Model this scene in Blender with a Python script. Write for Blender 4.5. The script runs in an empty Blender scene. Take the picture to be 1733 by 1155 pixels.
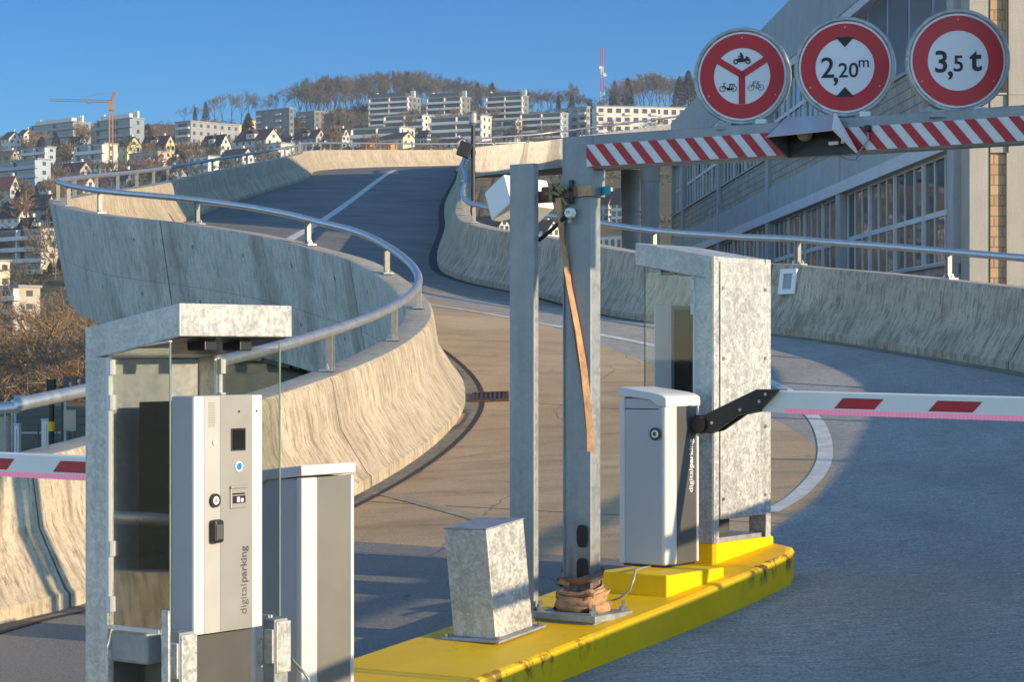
import bpy, bmesh, math, random
from math import sin, cos, pi, radians, hypot, atan2, sqrt
from mathutils import Vector, Matrix
from mathutils.bvhtree import BVHTree
random.seed(7)
S = bpy.context.scene
COL = S.collection

# ------------------------------------------------------------------ camera, sky, sun, exposure
FPX, CX, CY = 3800.0, 866.5, 595.0          # focal length and principal point for a 1733 px wide frame
cam = bpy.data.cameras.new('camera'); cam_o = bpy.data.objects.new('camera', cam); COL.objects.link(cam_o)
cam_o.location = (0, 0, 0); cam_o.rotation_euler = (pi/2, 0, 0)
cam.sensor_width = 36.0; cam.lens = 36.0*FPX/1733.0; cam.shift_y = 17.5/1733.0
cam.clip_start = 0.1; cam.clip_end = 8000
S.camera = cam_o
UX, UY = 0.598, 0.802                       # u: up the lane;  v: across it, towards the sun
VX, VY = 0.802, -0.598
YAW = atan2(VY, VX)                         # local x = v, local y = u
SUN_EL, SUN_AZ = radians(12.5), radians(123)    # azimuth measured from +Y clockwise
to_sun = Vector((sin(SUN_AZ)*cos(SUN_EL), cos(SUN_AZ)*cos(SUN_EL), sin(SUN_EL)))
sl = bpy.data.lights.new('sun', 'SUN'); sl.energy = 4.6; sl.angle = radians(0.5); sl.color = (1.0, 0.76, 0.46)
sun_o = bpy.data.objects.new('sun', sl); COL.objects.link(sun_o)
sun_o.rotation_euler = (-to_sun).to_track_quat('-Z', 'Y').to_euler(); sun_o.location = to_sun*50
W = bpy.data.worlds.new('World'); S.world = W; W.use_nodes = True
nt = W.node_tree; nt.nodes.clear()
sky = nt.nodes.new('ShaderNodeTexSky'); sky.sky_type = 'NISHITA'; sky.sun_disc = False
sky.sun_elevation = SUN_EL; sky.sun_rotation = SUN_AZ; sky.altitude = 500
sky.air_density = 1.0; sky.dust_density = 0.0; sky.ozone_density = 6.0
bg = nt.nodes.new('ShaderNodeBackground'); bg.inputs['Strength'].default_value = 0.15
wo = nt.nodes.new('ShaderNodeOutputWorld')
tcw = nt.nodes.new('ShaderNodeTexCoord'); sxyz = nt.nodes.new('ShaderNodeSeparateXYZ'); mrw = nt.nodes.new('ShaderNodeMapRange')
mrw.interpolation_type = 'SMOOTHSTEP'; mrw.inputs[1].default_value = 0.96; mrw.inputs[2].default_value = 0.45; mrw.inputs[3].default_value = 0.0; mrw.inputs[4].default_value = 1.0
tin = nt.nodes.new('ShaderNodeMix'); tin.data_type = 'RGBA'             # added tint: sky brightened outside the view to fill shade, dimmed deep blue ahead
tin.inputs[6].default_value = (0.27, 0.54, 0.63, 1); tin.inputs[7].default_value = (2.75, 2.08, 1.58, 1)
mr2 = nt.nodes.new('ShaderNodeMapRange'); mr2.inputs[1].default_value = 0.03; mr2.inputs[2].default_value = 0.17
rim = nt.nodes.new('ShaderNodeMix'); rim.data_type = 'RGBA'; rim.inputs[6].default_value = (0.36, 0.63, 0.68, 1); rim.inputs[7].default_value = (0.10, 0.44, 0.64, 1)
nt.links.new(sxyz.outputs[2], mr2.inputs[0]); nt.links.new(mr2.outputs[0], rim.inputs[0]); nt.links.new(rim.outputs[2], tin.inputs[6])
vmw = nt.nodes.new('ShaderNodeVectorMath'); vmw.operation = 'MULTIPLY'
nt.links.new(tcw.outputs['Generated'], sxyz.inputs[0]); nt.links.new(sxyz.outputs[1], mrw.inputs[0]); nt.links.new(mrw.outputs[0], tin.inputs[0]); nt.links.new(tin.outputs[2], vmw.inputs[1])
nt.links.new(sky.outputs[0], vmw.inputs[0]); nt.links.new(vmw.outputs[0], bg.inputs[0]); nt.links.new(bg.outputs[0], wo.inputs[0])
S.view_settings.view_transform = 'Standard'; S.view_settings.look = 'None'
S.view_settings.exposure = 0.55; S.view_settings.gamma = 1.0
S.cycles.max_bounces = 8; S.cycles.transparent_max_bounces = 12

# ------------------------------------------------------------------ helpers
def P(px, py, Y):                           # the point seen at a pixel, Y metres ahead
    return Vector(((px-CX)/FPX*Y, Y, (CY-py)/FPX*Y))
def tag(o, label=None, cat=None, group=None, kind=None):
    if label: o['label'] = label
    if cat: o['category'] = cat
    if group: o['group'] = group
    if kind: o['kind'] = kind
    return o
def empty(name, loc=(0, 0, 0), rz=0.0, label=None, cat=None, group=None):
    o = bpy.data.objects.new(name, None); COL.objects.link(o)
    o.location = loc; o.rotation_euler = (0, 0, rz); o.empty_display_size = 0.2
    return tag(o, label, cat, group)
def dup(root, loc, rz=0.0, sc=1.0, label=None):
    r = root.copy(); COL.objects.link(r); r.location = loc; r.rotation_euler = (0, 0, rz)
    r.scale = (sc, sc, sc) if not isinstance(sc, tuple) else sc
    if label: r['label'] = label
    for ch in list(root.children):
        c = ch.copy(); COL.objects.link(c); c.parent = r
        for g in ch.children:
            d = g.copy(); COL.objects.link(d); d.parent = c
    return r
class MB:
    def __init__(s): s.v = []; s.f = []; s.m = []; s.uv = None
    def add(s, vs, fs, m=0):
        b = len(s.v); s.v += [tuple(p) for p in vs]
        for q in fs: s.f.append(tuple(i+b for i in q)); s.m.append(m)
        return s
    def box(s, c, d, m=0, R=None):
        x, y, z = d[0]/2, d[1]/2, d[2]/2
        vs = [Vector((i*x, j*y, k*z)) for i in (-1, 1) for j in (-1, 1) for k in (-1, 1)]
        if R is not None: vs = [R @ p for p in vs]
        vs = [p+Vector(c) for p in vs]
        return s.add(vs, [(0, 1, 3, 2), (4, 6, 7, 5), (0, 4, 5, 1), (2, 3, 7, 6), (0, 2, 6, 4), (1, 5, 7, 3)], m)
    def bb(s, x0, x1, y0, y1, z0, z1, m=0):
        return s.box(((x0+x1)/2, (y0+y1)/2, (z0+z1)/2), (x1-x0, y1-y0, z1-z0), m)
    def quad(s, a, b, c, d, m=0): return s.add([a, b, c, d], [(0, 1, 2, 3)], m)
    def prism(s, poly, y0, y1, m=0, ax='y'):     # polygon in the other two axes, extruded along ax
        n = len(poly)
        def mk(p, t): return {'y': (p[0], t, p[1]), 'x': (t, p[0], p[1]), 'z': (p[0], p[1], t)}[ax]
        vs = [mk(p, y0) for p in poly]+[mk(p, y1) for p in poly]
        return s.add(vs, [tuple(range(n))[::-1], tuple(range(n, 2*n))]+[(i, (i+1) % n, n+(i+1) % n, n+i) for i in range(n)], m)
    def tube(s, pts, r, n=8, m=0, cap=True):
        pts = [Vector(p) for p in pts]; k = len(pts)
        rs = r if isinstance(r, (list, tuple)) else [r]*k
        vs = []; side = None
        for i, p in enumerate(pts):
            t = (pts[min(i+1, k-1)]-pts[max(i-1, 0)]).normalized()
            if side is None:
                side = t.cross(Vector((0, 0, 1)))
                if side.length < 0.1: side = t.cross(Vector((1, 0, 0)))
            side = (side-t*side.dot(t)).normalized(); up = side.cross(t)
            vs += [p+(side*cos(2*pi*j/n)+up*sin(2*pi*j/n))*rs[i] for j in range(n)]
        fs = [(i*n+j, i*n+(j+1) % n, (i+1)*n+(j+1) % n, (i+1)*n+j) for i in range(k-1) for j in range(n)]
        if cap: fs += [tuple(range(n))[::-1], tuple(range((k-1)*n, k*n))]
        return s.add(vs, fs, m)
    def cyl(s, a, b, r, n=12, m=0, r2=None): return s.tube([a, b], [r, r if r2 is None else r2], n, m)
    def ribbon(s, pts, wdir, w, t, m=0):         # flat strap along pts, width along wdir
        pts = [Vector(p) for p in pts]; k = len(pts); vs = []
        for i, p in enumerate(pts):
            tg = (pts[min(i+1, k-1)]-pts[max(i-1, 0)]).normalized()
            wd = Vector(wdir[i] if isinstance(wdir, list) else wdir); wd = (wd-tg*wd.dot(tg)).normalized(); nn = tg.cross(wd)
            vs += [p+wd*w/2+nn*t/2, p-wd*w/2+nn*t/2, p-wd*w/2-nn*t/2, p+wd*w/2-nn*t/2]
        fs = [(i*4+j, i*4+(j+1) % 4, i*4+4+(j+1) % 4, i*4+4+j) for i in range(k-1) for j in range(4)]+[(3, 2, 1, 0), (4*k-4, 4*k-3, 4*k-2, 4*k-1)]
        return s.add(vs, fs, m)
    def ring(s, c, r0, r1, y0, y1, n=48, m=0, a0=0, a1=2*pi):   # annulus in the xz plane, thickness along y
        full = abs(a1-a0-2*pi) < 1e-6; k = n if full else n+1
        vs = []
        for i in range(k):
            a = a0+(a1-a0)*i/n
            for (r, y) in ((r1, y0), (r0, y0), (r0, y1), (r1, y1)): vs.append((c[0]+r*cos(a), c[1]+y, c[2]+r*sin(a)))
        fs = []
        for i in range(n):
            q = (i+1) % k
            for j in range(4): fs.append((i*4+j, q*4+j, q*4+(j+1) % 4, i*4+(j+1) % 4))
        return s.add(vs, fs, m)
    def disc(s, c, r, y0, y1, n=48, m=0):        # solid disc in the xz plane
        vs = [(c[0]+r*cos(2*pi*i/n), c[1]+y, c[2]+r*sin(2*pi*i/n)) for y in (y0, y1) for i in range(n)]
        return s.add(vs, [tuple(range(n)), tuple(range(n, 2*n))[::-1]]+[(i, n+i, n+(i+1) % n, (i+1) % n) for i in range(n)], m)
    def build(s, name, mats, parent=None, smooth=False, bevel=0.0, label=None, fix=True):
        me = bpy.data.meshes.new(name); me.from_pydata(s.v, [], s.f)
        if not isinstance(mats, (list, tuple)): mats = [mats]
        for mt in mats: me.materials.append(mt)
        me.polygons.foreach_set('material_index', s.m)
        if s.uv:
            l = me.uv_layers.new(name='UVMap')
            for i, lp in enumerate(me.loops): l.data[i].uv = s.uv[lp.vertex_index]
        if fix:
            b = bmesh.new(); b.from_mesh(me); bmesh.ops.recalc_face_normals(b, faces=b.faces); b.to_mesh(me); b.free()
        if smooth:
            me.polygons.foreach_set('use_smooth', [True]*len(me.polygons))
            if smooth != 'all':
                try: me.set_sharp_from_angle(angle=radians(smooth if smooth is not True else 40))
                except Exception: pass
        o = bpy.data.objects.new(name, me); COL.objects.link(o)
        if parent is not None: o.parent = parent
        if bevel > 0:
            bv = o.modifiers.new('bevel', 'BEVEL'); bv.width = bevel; bv.segments = 2; bv.limit_method = 'ANGLE'; bv.angle_limit = radians(45)
        if label: o['label'] = label
        return o
def text_mesh(txt, bold=0.0, shear=0.0):
    c = bpy.data.curves.new('lettering', 'FONT'); c.body = txt; c.offset = bold; c.shear = shear; c.size = 1.0; c.extrude = 0.0; c.resolution_u = 5
    o = bpy.data.objects.new('lettering', c); COL.objects.link(o)
    dg = bpy.context.evaluated_depsgraph_get(); me = bpy.data.meshes.new_from_object(o.evaluated_get(dg))
    vs = [v.co.copy() for v in me.vertices]; fs = [tuple(p.vertices) for p in me.polygons]
    COL.objects.unlink(o); bpy.data.objects.remove(o); bpy.data.curves.remove(c); bpy.data.meshes.remove(me)
    return vs, fs
def put_text(mb, txt, org, ex, ey, height=None, length=None, bold=0.0, m=0, center=False):
    vs, fs = text_mesh(txt, bold)
    x0 = min(p.x for p in vs); x1 = max(p.x for p in vs); y0 = min(p.y for p in vs); y1 = max(p.y for p in vs)
    sy = height/(y1-y0) if height else length/(x1-x0); sx = length/(x1-x0) if length else sy
    org = Vector(org); ex = Vector(ex); ey = Vector(ey)
    ox = (x0+x1)/2 if center else x0; oy = (y0+y1)/2 if center else 0.0
    mb.add([org+ex*((p.x-ox)*sx)+ey*((p.y-oy)*sy) for p in vs], fs, m)
    return (x1-x0)*sx

# ------------------------------------------------------------------ materials
def N(t, typ, **kw):
    n = t.nodes.new(typ)
    for k, v in kw.items():
        if k.startswith('i_'): n.inputs[k[2:].replace('_', ' ')].default_value = v
        else: setattr(n, k, v)
    return n
def base_mat(name):
    m = bpy.data.materials.new(name); m.use_nodes = True; t = m.node_tree
    return m, t, t.nodes['Principled BSDF']
def rgba(c): return (c[0], c[1], c[2], 1.0)
def ramp(t, src, stops):
    r = t.nodes.new('ShaderNodeValToRGB'); e = r.color_ramp.elements
    while len(e) < len(stops): e.new(0.5)
    for i, (p, c) in enumerate(stops):
        e[i].position = p; e[i].color = rgba(c) if isinstance(c, (tuple, list)) else (c, c, c, 1)
    t.links.new(src, r.inputs[0]); return r.outputs[0]
def mix(t, fac, a, b, mode='MIX'):
    n = t.nodes.new('ShaderNodeMix'); n.data_type = 'RGBA'; n.blend_type = mode
    for sock, val in ((n.inputs[0], fac), (n.inputs[6], a), (n.inputs[7], b)):
        if hasattr(val, 'is_output') or isinstance(val, bpy.types.NodeSocket): t.links.new(val, sock)
        elif isinstance(val, (tuple, list)): sock.default_value = rgba(val)
        else: sock.default_value = val
    return n.outputs[2]
def coords(t, kind='Object', scale=(1, 1, 1), rot=(0, 0, 0), loc=(0, 0, 0)):
    c = t.nodes.new('ShaderNodeTexCoord'); mp = t.nodes.new('ShaderNodeMapping')
    mp.inputs['Scale'].default_value = scale; mp.inputs['Rotation'].default_value = rot; mp.inputs['Location'].default_value = loc
    t.links.new(c.outputs[kind], mp.inputs[0]); return mp.outputs[0]
def noise(t, co, scale, detail=4, rough=0.55, dist=0.0):
    n = N(t, 'ShaderNodeTexNoise'); n.inputs['Scale'].default_value = scale; n.inputs['Detail'].default_value = detail
    n.inputs['Roughness'].default_value = rough; n.inputs['Distortion'].default_value = dist
    t.links.new(co, n.inputs['Vector']); return n.outputs[0]
def mathn(t, op, a, b=0.0, c=None, clamp=False):
    n = t.nodes.new('ShaderNodeMath'); n.operation = op; n.use_clamp = clamp
    for i, x in enumerate((a, b) if c is None else (a, b, c)):
        if isinstance(x, bpy.types.NodeSocket): t.links.new(x, n.inputs[i])
        else: n.inputs[i].default_value = x
    return n.outputs[0]
def bump(t, b, h, strength=0.3, dist=0.01):
    n = t.nodes.new('ShaderNodeBump'); n.inputs['Strength'].default_value = strength; n.inputs['Distance'].default_value = dist
    t.links.new(h, n.inputs['Height']); t.links.new(n.outputs[0], b.inputs['Normal'])
def simple(name, col, rough=0.5, metal=0.0, var=0.12, scale=6.0, bmp=0.0, spec=None, kind='Object'):
    m, t, b = base_mat(name)
    co = coords(t, kind); f = noise(t, co, scale, 5)
    lo = tuple(max(0, c*(1-var)) for c in col); hi = tuple(min(1, c*(1+var)) for c in col)
    t.links.new(ramp(t, f, [(0.3, lo), (0.7, hi)]), b.inputs['Base Color'])
    t.links.new(ramp(t, f, [(0.3, max(0, rough-0.06)), (0.7, min(1, rough+0.06))]), b.inputs['Roughness'])
    b.inputs['Metallic'].default_value = metal
    if spec is not None: b.inputs['Specular IOR Level'].default_value = spec
    if bmp: bump(t, b, noise(t, co, scale*6, 3), bmp, 0.01)
    return m
def galv(name, lo, hi, scale=74, metal=0.35, rough=0.48, brown_band=None, spw=0.5):
    m, t, b = base_mat(name); co = coords(t)
    nz = N(t, 'ShaderNodeTexNoise'); nz.inputs['Scale'].default_value = 9; t.links.new(co, nz.inputs['Vector'])
    cw = mix(t, 0.06, co, nz.outputs[1])
    vo = N(t, 'ShaderNodeTexVoronoi'); vo.inputs['Scale'].default_value = scale; vo.feature = 'F1'; t.links.new(cw, vo.inputs['Vector'])
    v2 = N(t, 'ShaderNodeTexVoronoi'); v2.inputs['Scale'].default_value = scale*0.42; t.links.new(cw, v2.inputs['Vector'])
    s1 = N(t, 'ShaderNodeSeparateColor'); t.links.new(vo.outputs['Color'], s1.inputs[0])
    s2 = N(t, 'ShaderNodeSeparateColor'); t.links.new(v2.outputs['Color'], s2.inputs[0])
    sp = mathn(t, 'ADD', mathn(t, 'MULTIPLY', s1.outputs[0], 0.6), mathn(t, 'MULTIPLY', s2.outputs[1], 0.4))
    soft = noise(t, co, 3.0, 6, 0.6)
    drip = noise(t, coords(t, 'Object', (7, 7, 0.5)), 2.0, 5)
    f = mathn(t, 'ADD', mathn(t, 'ADD', mathn(t, 'MULTIPLY', sp, spw), mathn(t, 'MULTIPLY', soft, 0.75-spw*0.5)), mathn(t, 'MULTIPLY', mathn(t, 'SUBTRACT', drip, 0.5), 0.45))
    col = ramp(t, f, [(0.30, lo), (0.52, tuple((a+c)/2 for a, c in zip(lo, hi))), (0.72, hi)])
    if brown_band:                                # brown band over a height range, broken by noise
        cc, zlo, zhi, xr = brown_band
        sep = N(t, 'ShaderNodeSeparateXYZ'); t.links.new(co, sep.inputs[0])
        mr = mathn(t, 'MULTIPLY', ramp(t, sep.outputs[2], [(0.0, 0.0), (1.0, 1.0)]), 1.0)
        n2 = noise(t, coords(t, 'Object', (9, 9, 0.8)), 2.2, 5)
        za = mathn(t, 'MULTIPLY', mathn(t, 'SUBTRACT', sep.outputs[2], zlo), 1.0/(zhi-zlo))
        zz = ramp(t, za, [(0.0, 0.0), (0.25, 0.7), (0.8, 1.0), (1.0, 0.0)])
        fac = mathn(t, 'MULTIPLY', mathn(t, 'MULTIPLY', zz, ramp(t, n2, [(0.38, 0.0), (0.62, 1.0)])), xr)
        col = mix(t, fac, col, cc)
    t.links.new(col, b.inputs['Base Color'])
    b.inputs['Metallic'].default_value = metal
    t.links.new(ramp(t, sp, [(0.2, rough-0.1), (0.8, rough+0.12)]), b.inputs['Roughness'])
    bump(t, b, noise(t, co, 60, 3), 0.06, 0.003)
    return m
def concrete(name, lo, hi, dirt, streak=0.7, uv=False, ties=False, bumpv=0.35):
    m, t, b = base_mat(name)
    co = coords(t)
    if uv:
        sc = coords(t, 'UV', (6.0, 1.1, 1)); s2 = coords(t, 'UV', (0.8, 0.9, 1)); fi = coords(t, 'UV', (20, 3.2, 1))
    else:
        sc = coords(t, 'Object', (2.4, 2.4, 0.16)); s2 = coords(t, 'Object', (0.5, 0.5, 0.1)); fi = coords(t, 'Object', (9, 9, 1.2))
    n1 = noise(t, co, 1.3, 8, 0.62)
    base = ramp(t, n1, [(0.25, lo), (0.75, hi)])
    st = noise(t, sc, 2.0, 8, 0.68, 0.25); st2 = noise(t, s2, 2.2, 8, 0.7, 0.5); st3 = noise(t, fi, 1.4, 6, 0.7)
    a = ramp(t, st, [(0.47, 0.0), (0.63, 1.0)]); c = ramp(t, st2, [(0.48, 0.0), (0.72, 0.55 if ties else 0.3)])
    d3 = ramp(t, st3, [(0.50, 0.0), (0.64, 1.0)])
    f = mathn(t, 'MULTIPLY', mathn(t, 'MAXIMUM', mathn(t, 'MULTIPLY', a, 0.8), mathn(t, 'MAXIMUM', c, d3)), streak, clamp=True)
    col = mix(t, f, base, dirt)
    if uv:
        su = N(t, 'ShaderNodeSeparateXYZ'); t.links.new(coords(t, 'UV'), su.inputs[0])
        jx = mathn(t, 'ABSOLUTE', mathn(t, 'SUBTRACT', mathn(t, 'FRACT', mathn(t, 'MULTIPLY', su.outputs[0], 0.21)), 0.5))
        jl = mathn(t, 'MULTIPLY', mathn(t, 'LESS_THAN', jx, 0.0024), 0.8)
        if ties:
            hx = mathn(t, 'MULTIPLY', mathn(t, 'SUBTRACT', mathn(t, 'FRACT', mathn(t, 'MULTIPLY', su.outputs[0], 0.84)), 0.5), 1.19)
            hy = mathn(t, 'MULTIPLY', mathn(t, 'SUBTRACT', mathn(t, 'FRACT', mathn(t, 'ADD', mathn(t, 'MULTIPLY', su.outputs[1], 1.33), 0.1)), 0.5), 0.75)
            hd = mathn(t, 'ADD', mathn(t, 'MULTIPLY', hx, hx), mathn(t, 'MULTIPLY', hy, hy))
            hl = mathn(t, 'ABSOLUTE', mathn(t, 'SUBTRACT', su.outputs[1], 0.86))
            jl = mathn(t, 'MAXIMUM', jl, mathn(t, 'MAXIMUM', mathn(t, 'MULTIPLY', mathn(t, 'LESS_THAN', hd, 0.0007), 0.6), mathn(t, 'MULTIPLY', mathn(t, 'LESS_THAN', hl, 0.006), 0.35)))
        big = noise(t, coords(t, 'UV', (0.42, 0.10, 1), (0, 0, 0), (4.3, 0, 0)), 2.0, 3, 0.5); bg_ = ramp(t, big, [(0.54, 0.0), (0.61, 0.75)])
        col = mix(t, mathn(t, 'MULTIPLY', bg_, streak if ties else 0.12), col, dirt)
        col = mix(t, jl, col, tuple(c*0.45 for c in dirt))
    sp = noise(t, co, 45, 3, 0.7); col = mix(t, 0.22, col, ramp(t, sp, [(0.35, 0.25), (0.65, 0.75)]), 'OVERLAY')
    t.links.new(col, b.inputs['Base Color']); b.inputs['Roughness'].default_value = 0.86; b.inputs['Specular IOR Level'].default_value = 0.3
    bump(t, b, mathn(t, 'ADD', noise(t, co, 14, 6, 0.7), mathn(t, 'MULTIPLY', st3, 0.35)), bumpv, 0.010)
    return m
M = {}
M['galv'] = galv('galvanised_steel', (0.36, 0.37, 0.37), (0.62, 0.62, 0.59))
M['galv_dark'] = galv('weathered_galvanised_steel', (0.25, 0.27, 0.285), (0.40, 0.415, 0.42), 48, 0.3, 0.55, None, 0.28)
M['galv_pole'] = galv('galvanised_pole_steel', (0.23, 0.255, 0.27), (0.37, 0.39, 0.40), 44, 0.3, 0.5, ((0.13, 0.055, 0.035), -0.95, 0.42, 0.85), 0.25)
M['steel'] = simple('brushed_steel', (0.50, 0.505, 0.51), 0.44, 0.8, 0.10, 14)
M['post_steel'] = simple('post_steel', (0.30, 0.29, 0.265), 0.5, 0.5, 0.15, 14)
M['bolt'] = simple('bolt_steel', (0.45, 0.44, 0.42), 0.35, 0.9, 0.2, 30)
M['wall'] = concrete('stained_concrete', (0.39, 0.33, 0.235), (0.60, 0.52, 0.385), (0.125, 0.100, 0.070), 0.80, uv=True)
M['wall_outer'] = concrete('formed_concrete', (0.52, 0.485, 0.43), (0.68, 0.64, 0.575), (0.19, 0.165, 0.13), 0.62, uv=True, ties=True, bumpv=0.2)
M['concrete'] = concrete('grey_concrete', (0.35, 0.36, 0.36), (0.44, 0.45, 0.445), (0.25, 0.25, 0.245), 0.4, bumpv=0.1)
M['plaster'] = concrete('plaster', (0.36, 0.34, 0.30), (0.43, 0.41, 0.37), (0.28, 0.265, 0.235), 0.35, bumpv=0.08)
M['white'] = simple('white_paint', (0.78, 0.78, 0.76), 0.42, 0, 0.04, 4)
M['hood'] = simple('hood_metal', (0.50, 0.53, 0.58), 0.3, 0.35, 0.05, 4)
M['cab_white'] = simple('cabinet_white', (0.60, 0.60, 0.60), 0.42, 0, 0.06, 2.2)
M['cab_shaded'] = simple('cabinet_shaded_side', (0.43, 0.43, 0.47), 0.42, 0, 0.07, 2)  # shade put into the colour of the cabinets' side faces
M['cab_grey'] = simple('cabinet_grey', (0.33, 0.325, 0.30), 0.42, 0.25, 0.04, 5)
M['cab_light'] = simple('cabinet_light_grey', (0.47, 0.46, 0.43), 0.42, 0.2, 0.04, 5)
M['mid_grey'] = simple('mid_grey_panel', (0.20, 0.195, 0.18), 0.45, 0.15, 0.06, 3)
M['anthracite'] = simple('anthracite_panel', (0.085, 0.087, 0.085), 0.5, 0.1, 0.06, 5)
M['black'] = simple('black_plastic', (0.018, 0.018, 0.02), 0.42, 0, 0.2, 10)
M['rubber'] = simple('black_rubber', (0.02, 0.02, 0.022), 0.7, 0, 0.2, 10)
M['matte'] = simple('matte_black_housing', (0.014, 0.014, 0.015), 0.8, 0, 0.2, 8, 0, 0.08)
M['red'] = simple('sign_red', (0.50, 0.012, 0.022), 0.42, 0, 0.05, 8)
M['signwhite'] = simple('sign_white', (0.74, 0.74, 0.78), 0.42, 0, 0.03, 8)
M['stripe_red'] = simple('stripe_red', (0.44, 0.016, 0.024), 0.48, 0, 0.14, 16)
M['stripe_white'] = simple('stripe_white', (0.66, 0.67, 0.68), 0.48, 0, 0.09, 14)
M['ink'] = simple('sign_black', (0.010, 0.011, 0.018), 0.5, 0, 0.1, 8)
M['blue'] = simple('reader_blue', (0.01, 0.20, 0.55), 0.3, 0, 0.1, 8)
M['screen'] = simple('dark_screen', (0.012, 0.013, 0.014), 0.12, 0, 0.1, 8)
M['strap'] = simple('tan_webbing', (0.47, 0.27, 0.145), 0.85, 0, 0.30, 18, 0.4)
M['strap_dark'] = simple('brown_webbing', (0.22, 0.115, 0.07), 0.85, 0, 0.3, 18, 0.4)
M['teal'] = simple('teal_tag', (0.03, 0.40, 0.48), 0.6, 0, 0.2, 12)
M['rust'] = simple('rusty_iron', (0.085, 0.045, 0.03), 0.8, 0.2, 0.35, 20)
M['line'] = simple('worn_road_paint', (0.55, 0.54, 0.50), 0.75, 0, 0.24, 5, 0.3)
M['line_worn'] = simple('faded_yellow_paint', (0.36, 0.28, 0.18), 0.8, 0, 0.25, 6, 0.3)
M['grout'] = concrete('mortar', (0.22, 0.25, 0.26), (0.30, 0.33, 0.34), (0.12, 0.13, 0.13), 0.4)
m, t, b = base_mat('pink_led'); b.inputs['Base Color'].default_value = (0.85, 0.30, 0.42, 1)
co = coords(t); wv = N(t, 'ShaderNodeTexWave'); wv.wave_type = 'BANDS'; wv.bands_direction = 'X'; wv.inputs['Scale'].default_value = 14.0; t.links.new(co, wv.inputs['Vector'])
t.links.new(ramp(t, wv.outputs[1], [(0.2, (0.55, 0.12, 0.22)), (0.8, (0.9, 0.25, 0.40))]), b.inputs['Emission Color']); b.inputs['Emission Strength'].default_value = 0.22
M['led'] = m
def glass_mat(name, tint, alpha, rough=0.02):
    m, t, b = base_mat(name)
    b.inputs['Base Color'].default_value = rgba(tint); b.inputs['Roughness'].default_value = rough
    tr = t.nodes.new('ShaderNodeBsdfTransparent'); tr.inputs[0].default_value = rgba(tuple(0.5+0.5*c for c in tint))
    gl = t.nodes.new('ShaderNodeBsdfGlossy'); gl.inputs['Roughness'].default_value = rough
    fr = t.nodes.new('ShaderNodeFresnel'); fr.inputs[0].default_value = 1.5
    f = mathn(t, 'ADD', mathn(t, 'MULTIPLY', fr.outputs[0], 0.28), alpha, clamp=True)
    mx = t.nodes.new('ShaderNodeMixShader'); t.links.new(f, mx.inputs[0]); t.links.new(tr.outputs[0], mx.inputs[1]); t.links.new(gl.outputs[0], mx.inputs[2])
    t.links.new(mx.outputs[0], t.nodes['Material Output'].inputs[0]); return m
M['glass'] = glass_mat('clear_glass', (0.82, 0.88, 0.86), 0.02)
M['glass_edge'] = simple('green_glass_edge', (0.15, 0.23, 0.195), 0.2, 0, 0.1, 9)
m, t, b = base_mat('window_glass'); b.inputs['Base Color'].default_value = (0.045, 0.055, 0.062, 1); b.inputs['Roughness'].default_value = 0.03; b.inputs['IOR'].default_value = 2.6
bump(t, b, noise(t, coords(t), 1.6, 2), 0.05, 0.02); M['pane'] = m
m, t, b = base_mat('far_window'); b.inputs['Base Color'].default_value = (0.06, 0.068, 0.078, 1); b.inputs['Roughness'].default_value = 0.15; M['farpane'] = m
# yellow island paint with black scuffs
m, t, b = base_mat('yellow_paint'); co = coords(t)
y1 = ramp(t, noise(t, co, 2.5, 6, 0.6), [(0.3, (0.78, 0.46, 0.0)), (0.7, (0.93, 0.57, 0.002))])
sc = noise(t, co, 5.0, 8, 0.68); msk = noise(t, coords(t, 'Object', (1, 1, 1), (0, 0, 0), (3.1, 1.7, 0)), 0.75, 2, 0.5)
f = mathn(t, 'MULTIPLY', ramp(t, sc, [(0.50, 0.0), (0.58, 1.0)]), ramp(t, msk, [(0.58, 0.0), (0.66, 0.35)]))
dust = ramp(t, noise(t, co, 1.1, 5, 0.6), [(0.5, 0.0), (0.85, 0.25)])
sk = N(t, 'ShaderNodeSeparateXYZ'); t.links.new(co, sk.inputs[0])
ku = mathn(t, 'ADD', mathn(t, 'MULTIPLY', sk.outputs[0], UX), mathn(t, 'MULTIPLY', sk.outputs[1], UY)); kv = mathn(t, 'ADD', mathn(t, 'MULTIPLY', sk.outputs[0], VX), mathn(t, 'MULTIPLY', sk.outputs[1], VY))
zone = ramp(t, mathn(t, 'MULTIPLY', mathn(t, 'ADD', ku, 4.0), 0.125), [(0.0, 0.0), (0.40, 0.0), (0.45, 0.8), (0.54, 0.8), (0.60, 0.0), (0.74, 0.0), (0.79, 1.0), (0.86, 1.0)])
kz = mathn(t, 'SUBTRACT', sk.outputs[2], mathn(t, 'MULTIPLY', ku, 0.11)); up_ = ramp(t, kz, [(0.05, 0.0), (0.12, 1.0)])
zone = mathn(t, 'MULTIPLY', mathn(t, 'MULTIPLY', zone, up_), mathn(t, 'GREATER_THAN', mathn(t, 'ADD', kv, mathn(t, 'MULTIPLY', mathn(t, 'MAXIMUM', ku, 0.0), 0.05)), 0.395))
scr = ramp(t, noise(t, coords(t, 'Object', (1, 1, 0.45)), 11, 8, 0.75), [(0.50, 0.0), (0.56, 0.9)])
f = mathn(t, 'MAXIMUM', f, mathn(t, 'MULTIPLY', zone, scr))
chip = ramp(t, noise(t, co, 11, 8, 0.72), [(0.66, 0.0), (0.70, 0.8)])
t.links.new(mix(t, f, mix(t, chip, mix(t, dust, y1, (0.42, 0.36, 0.16)), (0.30, 0.27, 0.20)), (0.035, 0.032, 0.02)), b.inputs['Base Color']); b.inputs['Roughness'].default_value = 0.5; b.inputs['Specular IOR Level'].default_value = 0.25
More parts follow.
